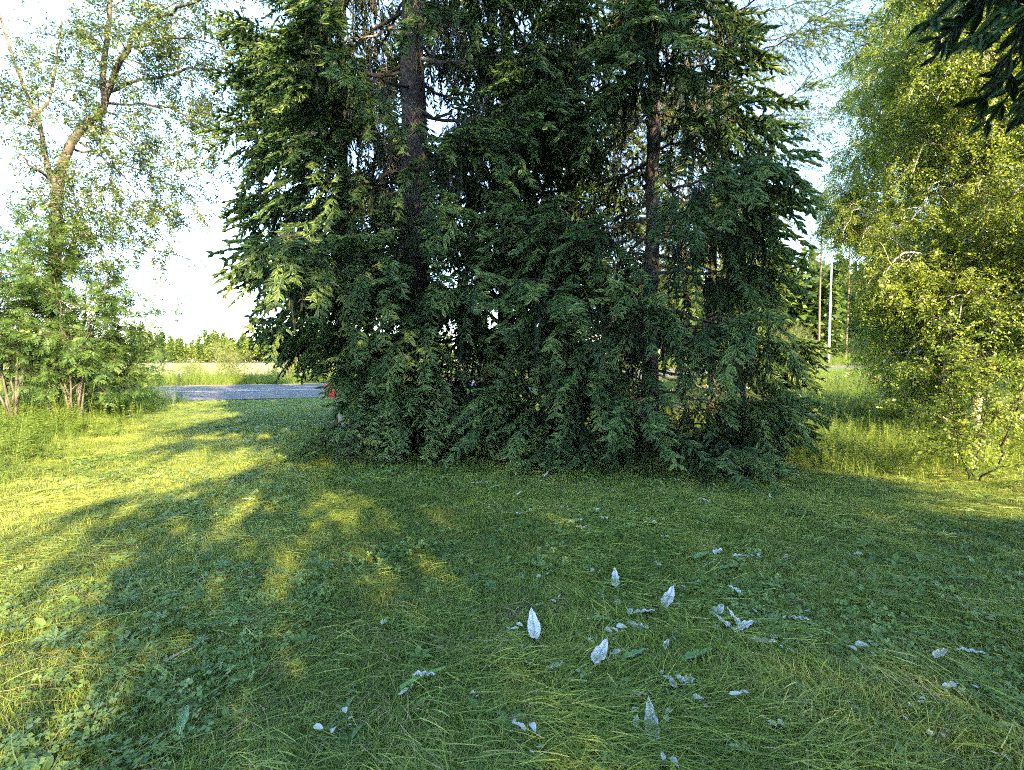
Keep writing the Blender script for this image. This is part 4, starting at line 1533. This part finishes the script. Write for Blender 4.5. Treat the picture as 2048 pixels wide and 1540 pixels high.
for wx in (-2.6, 0, 2.6):
    bv, bf = [], []
    for c, sz in (((wx - .55, -.02, 1.55), (.1, .06, 1.3)), ((wx + .55, -.02, 1.55), (.1, .06, 1.3)), ((wx, -.02, 2.25), (1.2, .06, .1)), ((wx, -.02, .85), (1.2, .06, .1)), ((wx, -.015, 1.55), (.05, .05, 1.3))):
        box(bv, bf, c, sz)
    w_ = link('window', mesh_np('window', np.array(bv), np.array(bf), M['white']), house)
    bv, bf = [], []
    box(bv, bf, (wx, -.003, 1.55), (1.0, .02, 1.3))
    link('pane', mesh_np('pane', np.array(bv), np.array(bf), M['glass']), w_)

# ------------------------------------------------------------------ big cut leaves on the lawn
def big_leaf(px, py, deg, L, W, lift, fold, curl, mat, label, name='cut_leaf', cat='leaf', ragged=0.0, seed=0, tilt=0.0):
    """A long cut leaf lying on the lawn; deg = heading on the ground, 90 away from the viewer."""
    rng = np.random.default_rng(seed)
    L, W = L * .9, W * .95
    g = on_ground(px, py)
    nu, nv = 13, 7
    u = np.linspace(0, 1, nu)
    prof = np.sin(math.pi * np.clip(u, 0, 1) ** .72) ** .85 * (1 - .15 * u)
    V = []
    for i, a in enumerate(u):
        for b_ in np.linspace(-1, 1, nv):
            rg = 1 - ragged * rng.random() * (abs(b_) > .9)
            w = W * .5 * max(prof[i], .02) * rg
            V.append((w * b_, L * (a - .5), fold * W * abs(b_) * prof[i] + curl * L * (a - .45) ** 2 + .45 * tilt * L * (a - .2) + .006 * math.sin(a * 21 + b_ * 4) * abs(b_)))
    V = np.array(V)
    V[:, 2] -= min(0, V[:, 2].min())
    idx = np.arange(nu * nv).reshape(nu, nv)
    q_ = np.stack([idx[:-1, :-1], idx[:-1, 1:], idx[1:, 1:], idx[1:, :-1]], -1).reshape(-1, 4)
    root = empty(name, (g[0], g[1], g[2] + lift), label, cat, None)
    root.rotation_euler = (rng.normal(0, .12), rng.normal(0, .12), R(deg - 90))
    link('blade', mesh_np('blade', V, q_, mat, smooth=True), root)
    mid = V[idx[:, nv // 2]] + (0, 0, .0015)
    v_, f_ = tubes(mid[None], np.linspace(.0032, .0008, nu)[None], 5)
    link('midrib', mesh_np('midrib', v_, f_, M['leaf_rib'], smooth=True), root)
    vp, vr = [], []
    for k in range(2, nu - 2):
        for sg in (0, nv - 1):
            e = V[idx[min(nu - 1, k + 1), sg]]
            a_ = V[idx[k, nv // 2]]
            e = a_ + (e - a_) * .85
            vp.append(np.linspace(a_, e, 3) + (0, 0, .002))
            vr.append((.0011, .0009, .0005))
    v_, f_ = tubes(np.array(vp), np.array(vr), 3)
    tag(link('veins', mesh_np('veins', v_, f_, M['leaf_rib']), root), kind='stuff')
    return root


def solid_leaf(name, c0, c1, rough=.85):
    m = noise_mat(name, [(0.3, c0), (0.7, c1)], 18.0, 5, rough, .15, dist=.004)
    return m


M['leaf_white'] = solid_leaf('felted_white_underside', (.42, .43, .41), (.56, .57, .55))
M['leaf_green'] = solid_leaf('cut_leaf_green', (.065, .15, .035), (.12, .22, .06), .55)
M['leaf_pink'] = solid_leaf('wilted_leaf', (.34, .31, .25), (.50, .46, .38))
M['leaf_rib'] = solid_leaf('leaf_ribs', (.20, .25, .17), (.30, .34, .25))
W_, G_, K_ = 'leaf_white', 'leaf_green', 'leaf_pink'
LEAVES = [
    (1068, 1272, 92, .26, .085, .05, .10, .25, W_, 'pale leaf standing point-up like a spearhead, left of the other large leaves', 0, .5),
    (1230, 1172, 80, .24, .085, .045, .15, .2, W_, 'torn pale leaf with ragged right edge, upright in the grass', .5, .35),
    (1338, 1212, 55, .25, .085, .045, .12, .15, W_, 'wide pale leaf tilted up to the right beside the ragged one', 0, .35),
    (1288, 1240, 8, .17, .055, .05, .2, .1, W_, 'pale leaf lying crosswise with a pointed flap in its middle', .2, 0),
    (1276, 1268, -35, .15, .08, .045, .1, .3, W_, 'crumpled torn pale leaf below the crosswise one', .5, 0),
    (1200, 1328, 60, .22, .08, .05, .12, .35, W_, 'curved pale leaf shaped like a sail, below and right of the spearhead leaf', 0, .4),
    (1302, 1464, 80, .26, .07, .045, .12, .2, W_, 'long pale leaf nearest the viewer at the bottom', .1, .1),
    (1436, 1240, 42, .17, .085, .05, .1, .1, W_, 'broad pale leaf with pointed tip, left of the three-bladed cluster', 0, .3),
    (1452, 1268, 118, .20, .035, .05, .3, .2, W_, 'narrow pale blade, left one of the three-bladed cluster', 0, .3),
    (1472, 1262, 105, .20, .035, .05, .3, .2, W_, 'narrow pale blade, middle one of the three-bladed cluster', 0, .45),
    (1492, 1272, 30, .17, .06, .05, .2, -.1, W_, 'pale blade pointing right, last one of the three-bladed cluster', 0, .3),
    (1524, 1298, -28, .17, .10, .045, .1, .25, W_, 'crumpled pale leaf below the three-bladed cluster', .4, 0),
    (1150, 1052, 5, .19, .075, .045, .1, .1, W_, 'flat pale leaf in front of the spruces, upper one of two lying close', 0, .05),
    (1168, 1065, -3, .17, .06, .04, .1, .1, K_, 'beige wilted leaf, lower one of two lying close in front of spruces', 0, .05),
    (1436, 1116, 30, .12, .07, .05, .2, .3, W_, 'small bent pale leaf, uppermost on the right half of the lawn', .3, .2),
    (1481, 1126, 12, .16, .06, .05, .25, .1, W_, 'rolled pale leaf right of the small bent one', 0, .1),
    (1345, 1386, 75, .14, .045, .045, .2, .2, W_, 'narrow curled pale leaf above the long leaf nearest the viewer', .3, .1),
    (1115, 1348, 10, .085, .06, .045, .1, .3, W_, 'small torn pale leaf left of the sail-shaped leaf', .6, 0),
    (1502, 1204, -4, .30, .055, .055, .35, .05, G_, 'long green leaf with pale rim lying crosswise above the three-bladed cluster', 0, .02),
    (1468, 1198, 110, .13, .045, .05, .3, .1, W_, 'pale leaf tip standing up beside the long green leaf', 0, .5),
    (1515, 1112, -55, .30, .05, .09, .3, -.5, G_, 'arching green leaf above the rolled pale leaf', 0, .1),
    (960, 974, 8, .24, .07, .05, .15, .15, W_, 'pale leaf lying at the foot of the huge spruce', 0, .05),
    (1123, 945, 100, .24, .07, .08, .2, .1, G_, 'upright green leaf at the skirt of the spruces', 0, .9),
    (1093, 958, 60, .18, .05, .05, .2, .2, W_, 'pale leaf beside the upright green leaf', .2, .4),
    (1377, 1380, 40, .09, .06, .045, .2, .2, W_, 'small pale leaf right of the narrow curled one', .2, .1),
    (1284, 1408, 0, .12, .03, .045, .2, .1, K_, 'narrow beige leaf left of the small pale one near the bottom', 0, 0),
    (1598, 1254, -30, .13, .045, .05, .2, .2, W_, 'grey leaf alone in the grass right of the three-bladed cluster', 0, .05),
    (1942, 1322, -25, .14, .05, .05, .2, .2, W_, 'lone grey leaf near the right picture edge', 0, .05),
    (1880, 1332, 25, .15, .05, .06, .3, .2, K_, 'pale yellowish leaf left of the lone grey leaf', .1, .2),
    (768, 1258, 70, .06, .045, .04, .1, .2, W_, 'small pale leaf scrap on the left middle of the lawn', .3, .2),
    (497, 1008, 20, .14, .05, .05, .2, .3, W_, 'curled pale leaf on the lawn toward the road', .2, .1),
    (368, 1480, 112, .17, .045, .06, .3, -.2, G_, 'dark green leaf standing up at the lower left', 0, .8),
    (1080, 1226, 20, .07, .045, .05, .1, .1, G_, 'small fresh green leaf just above the spearhead leaf', 0, .2),
    (1260, 1240, 70, .10, .05, .05, .2, .1, W_, 'little pale scrap between the ragged leaf and the crosswise one', .5, .1),
    (1402, 1128, 35, .22, .06, .06, .25, .1, G_, 'green cut leaf left of the rolled pale leaf', 0, .2),
    (1566, 1152, -70, .22, .055, .06, .25, -.3, G_, 'green cut leaf bending down right of the rolled pale leaf', 0, .2),
    (1455, 1150, 15, .20, .055, .05, .25, .0, G_, 'green cut leaf just below the rolled pale leaf', 0, .1),
    (1540, 1188, 150, .18, .05, .05, .25, .0, G_, 'green cut leaf at the right end of the long crosswise one', 0, .2),
    (1395, 1330, 20, .22, .06, .05, .25, .1, G_, 'green cut leaf below the three-bladed cluster to its left', 0, .1),
    (1210, 1262, -10, .24, .06, .05, .25, -.1, G_, 'green cut leaf between the spearhead leaf and the crumpled torn one', 0, .1),
    (1270, 1330, 25, .20, .05, .05, .25, .0, G_, 'green cut leaf right of the sail-shaped leaf', 0, .1),
    (990, 985, 30, .22, .06, .05, .25, .1, G_, 'green cut leaf lying in front of the huge spruce near the pale one', 0, .3),
    (1180, 968, 140, .22, .06, .05, .25, .1, G_, 'green cut leaf at the skirt of the spruces right of the upright one', 0, .3),
    (1332, 1308, 60, .11, .04, .05, .2, .2, W_, 'small pale scrap in the grass below the crumpled torn leaf', .6, .2),
]
for k, (px, py, deg, L, W, lift, fold, curl, mk, lab, rag, tl) in enumerate(LEAVES):
    big_leaf(px, py, deg, L, W, lift, fold, curl, M[mk], lab, ragged=rag, seed=900 + k, tilt=tl)

# cut stalk with a leaf, grey stick
def stick(name, label, pa, pb, r, mat, cat, lift=.05):
    a, b_ = on_ground(*pa), on_ground(*pb)
    a[2] += lift
    b_[2] += lift
    root = empty(name, a, label, cat)
    pth = resample([a - a, (b_ - a) * .5 + (0, 0, .012), b_ - a], 8)
    v_, f_ = tubes(pth[None], np.linspace(r, r * .75, 8)[None], 7)
    link('stem', mesh_np('stem', v_, f_, mat, smooth=True), root)
    v_, f_ = tubes(np.array([pth[[2, 2]] * [[1, 1, 1], [1, 1, 1]]]) + np.array([[(0, 0, 0), (0, 0, r * 2.5)]]), np.array([[r * .7, r * .2]]), 5)
    link('node', mesh_np('node', v_, f_, mat, smooth=True), root)
    return root


stick('cut_stalk', 'thick pale green cut stalk lying on the lawn below the huge spruce', (800, 1400), (890, 1358), .011, M['leaf_green'], 'stalk', .06)
big_leaf(848, 1380, 25, .13, .04, .075, .2, .1, M['leaf_white'], 'small pale leaf lying on the thick cut stalk', seed=960)
stick('dry_stick', 'thin grey dry stick on the left part of the lawn', (330, 1342), (392, 1312), .006, M['grey_wood'], 'stick', .05)
stick('dry_stick', 'short brown stick at the lower left beside the dark standing leaf', (375, 1452), (408, 1447), .006, M['pine_bark'], 'stick', .05)
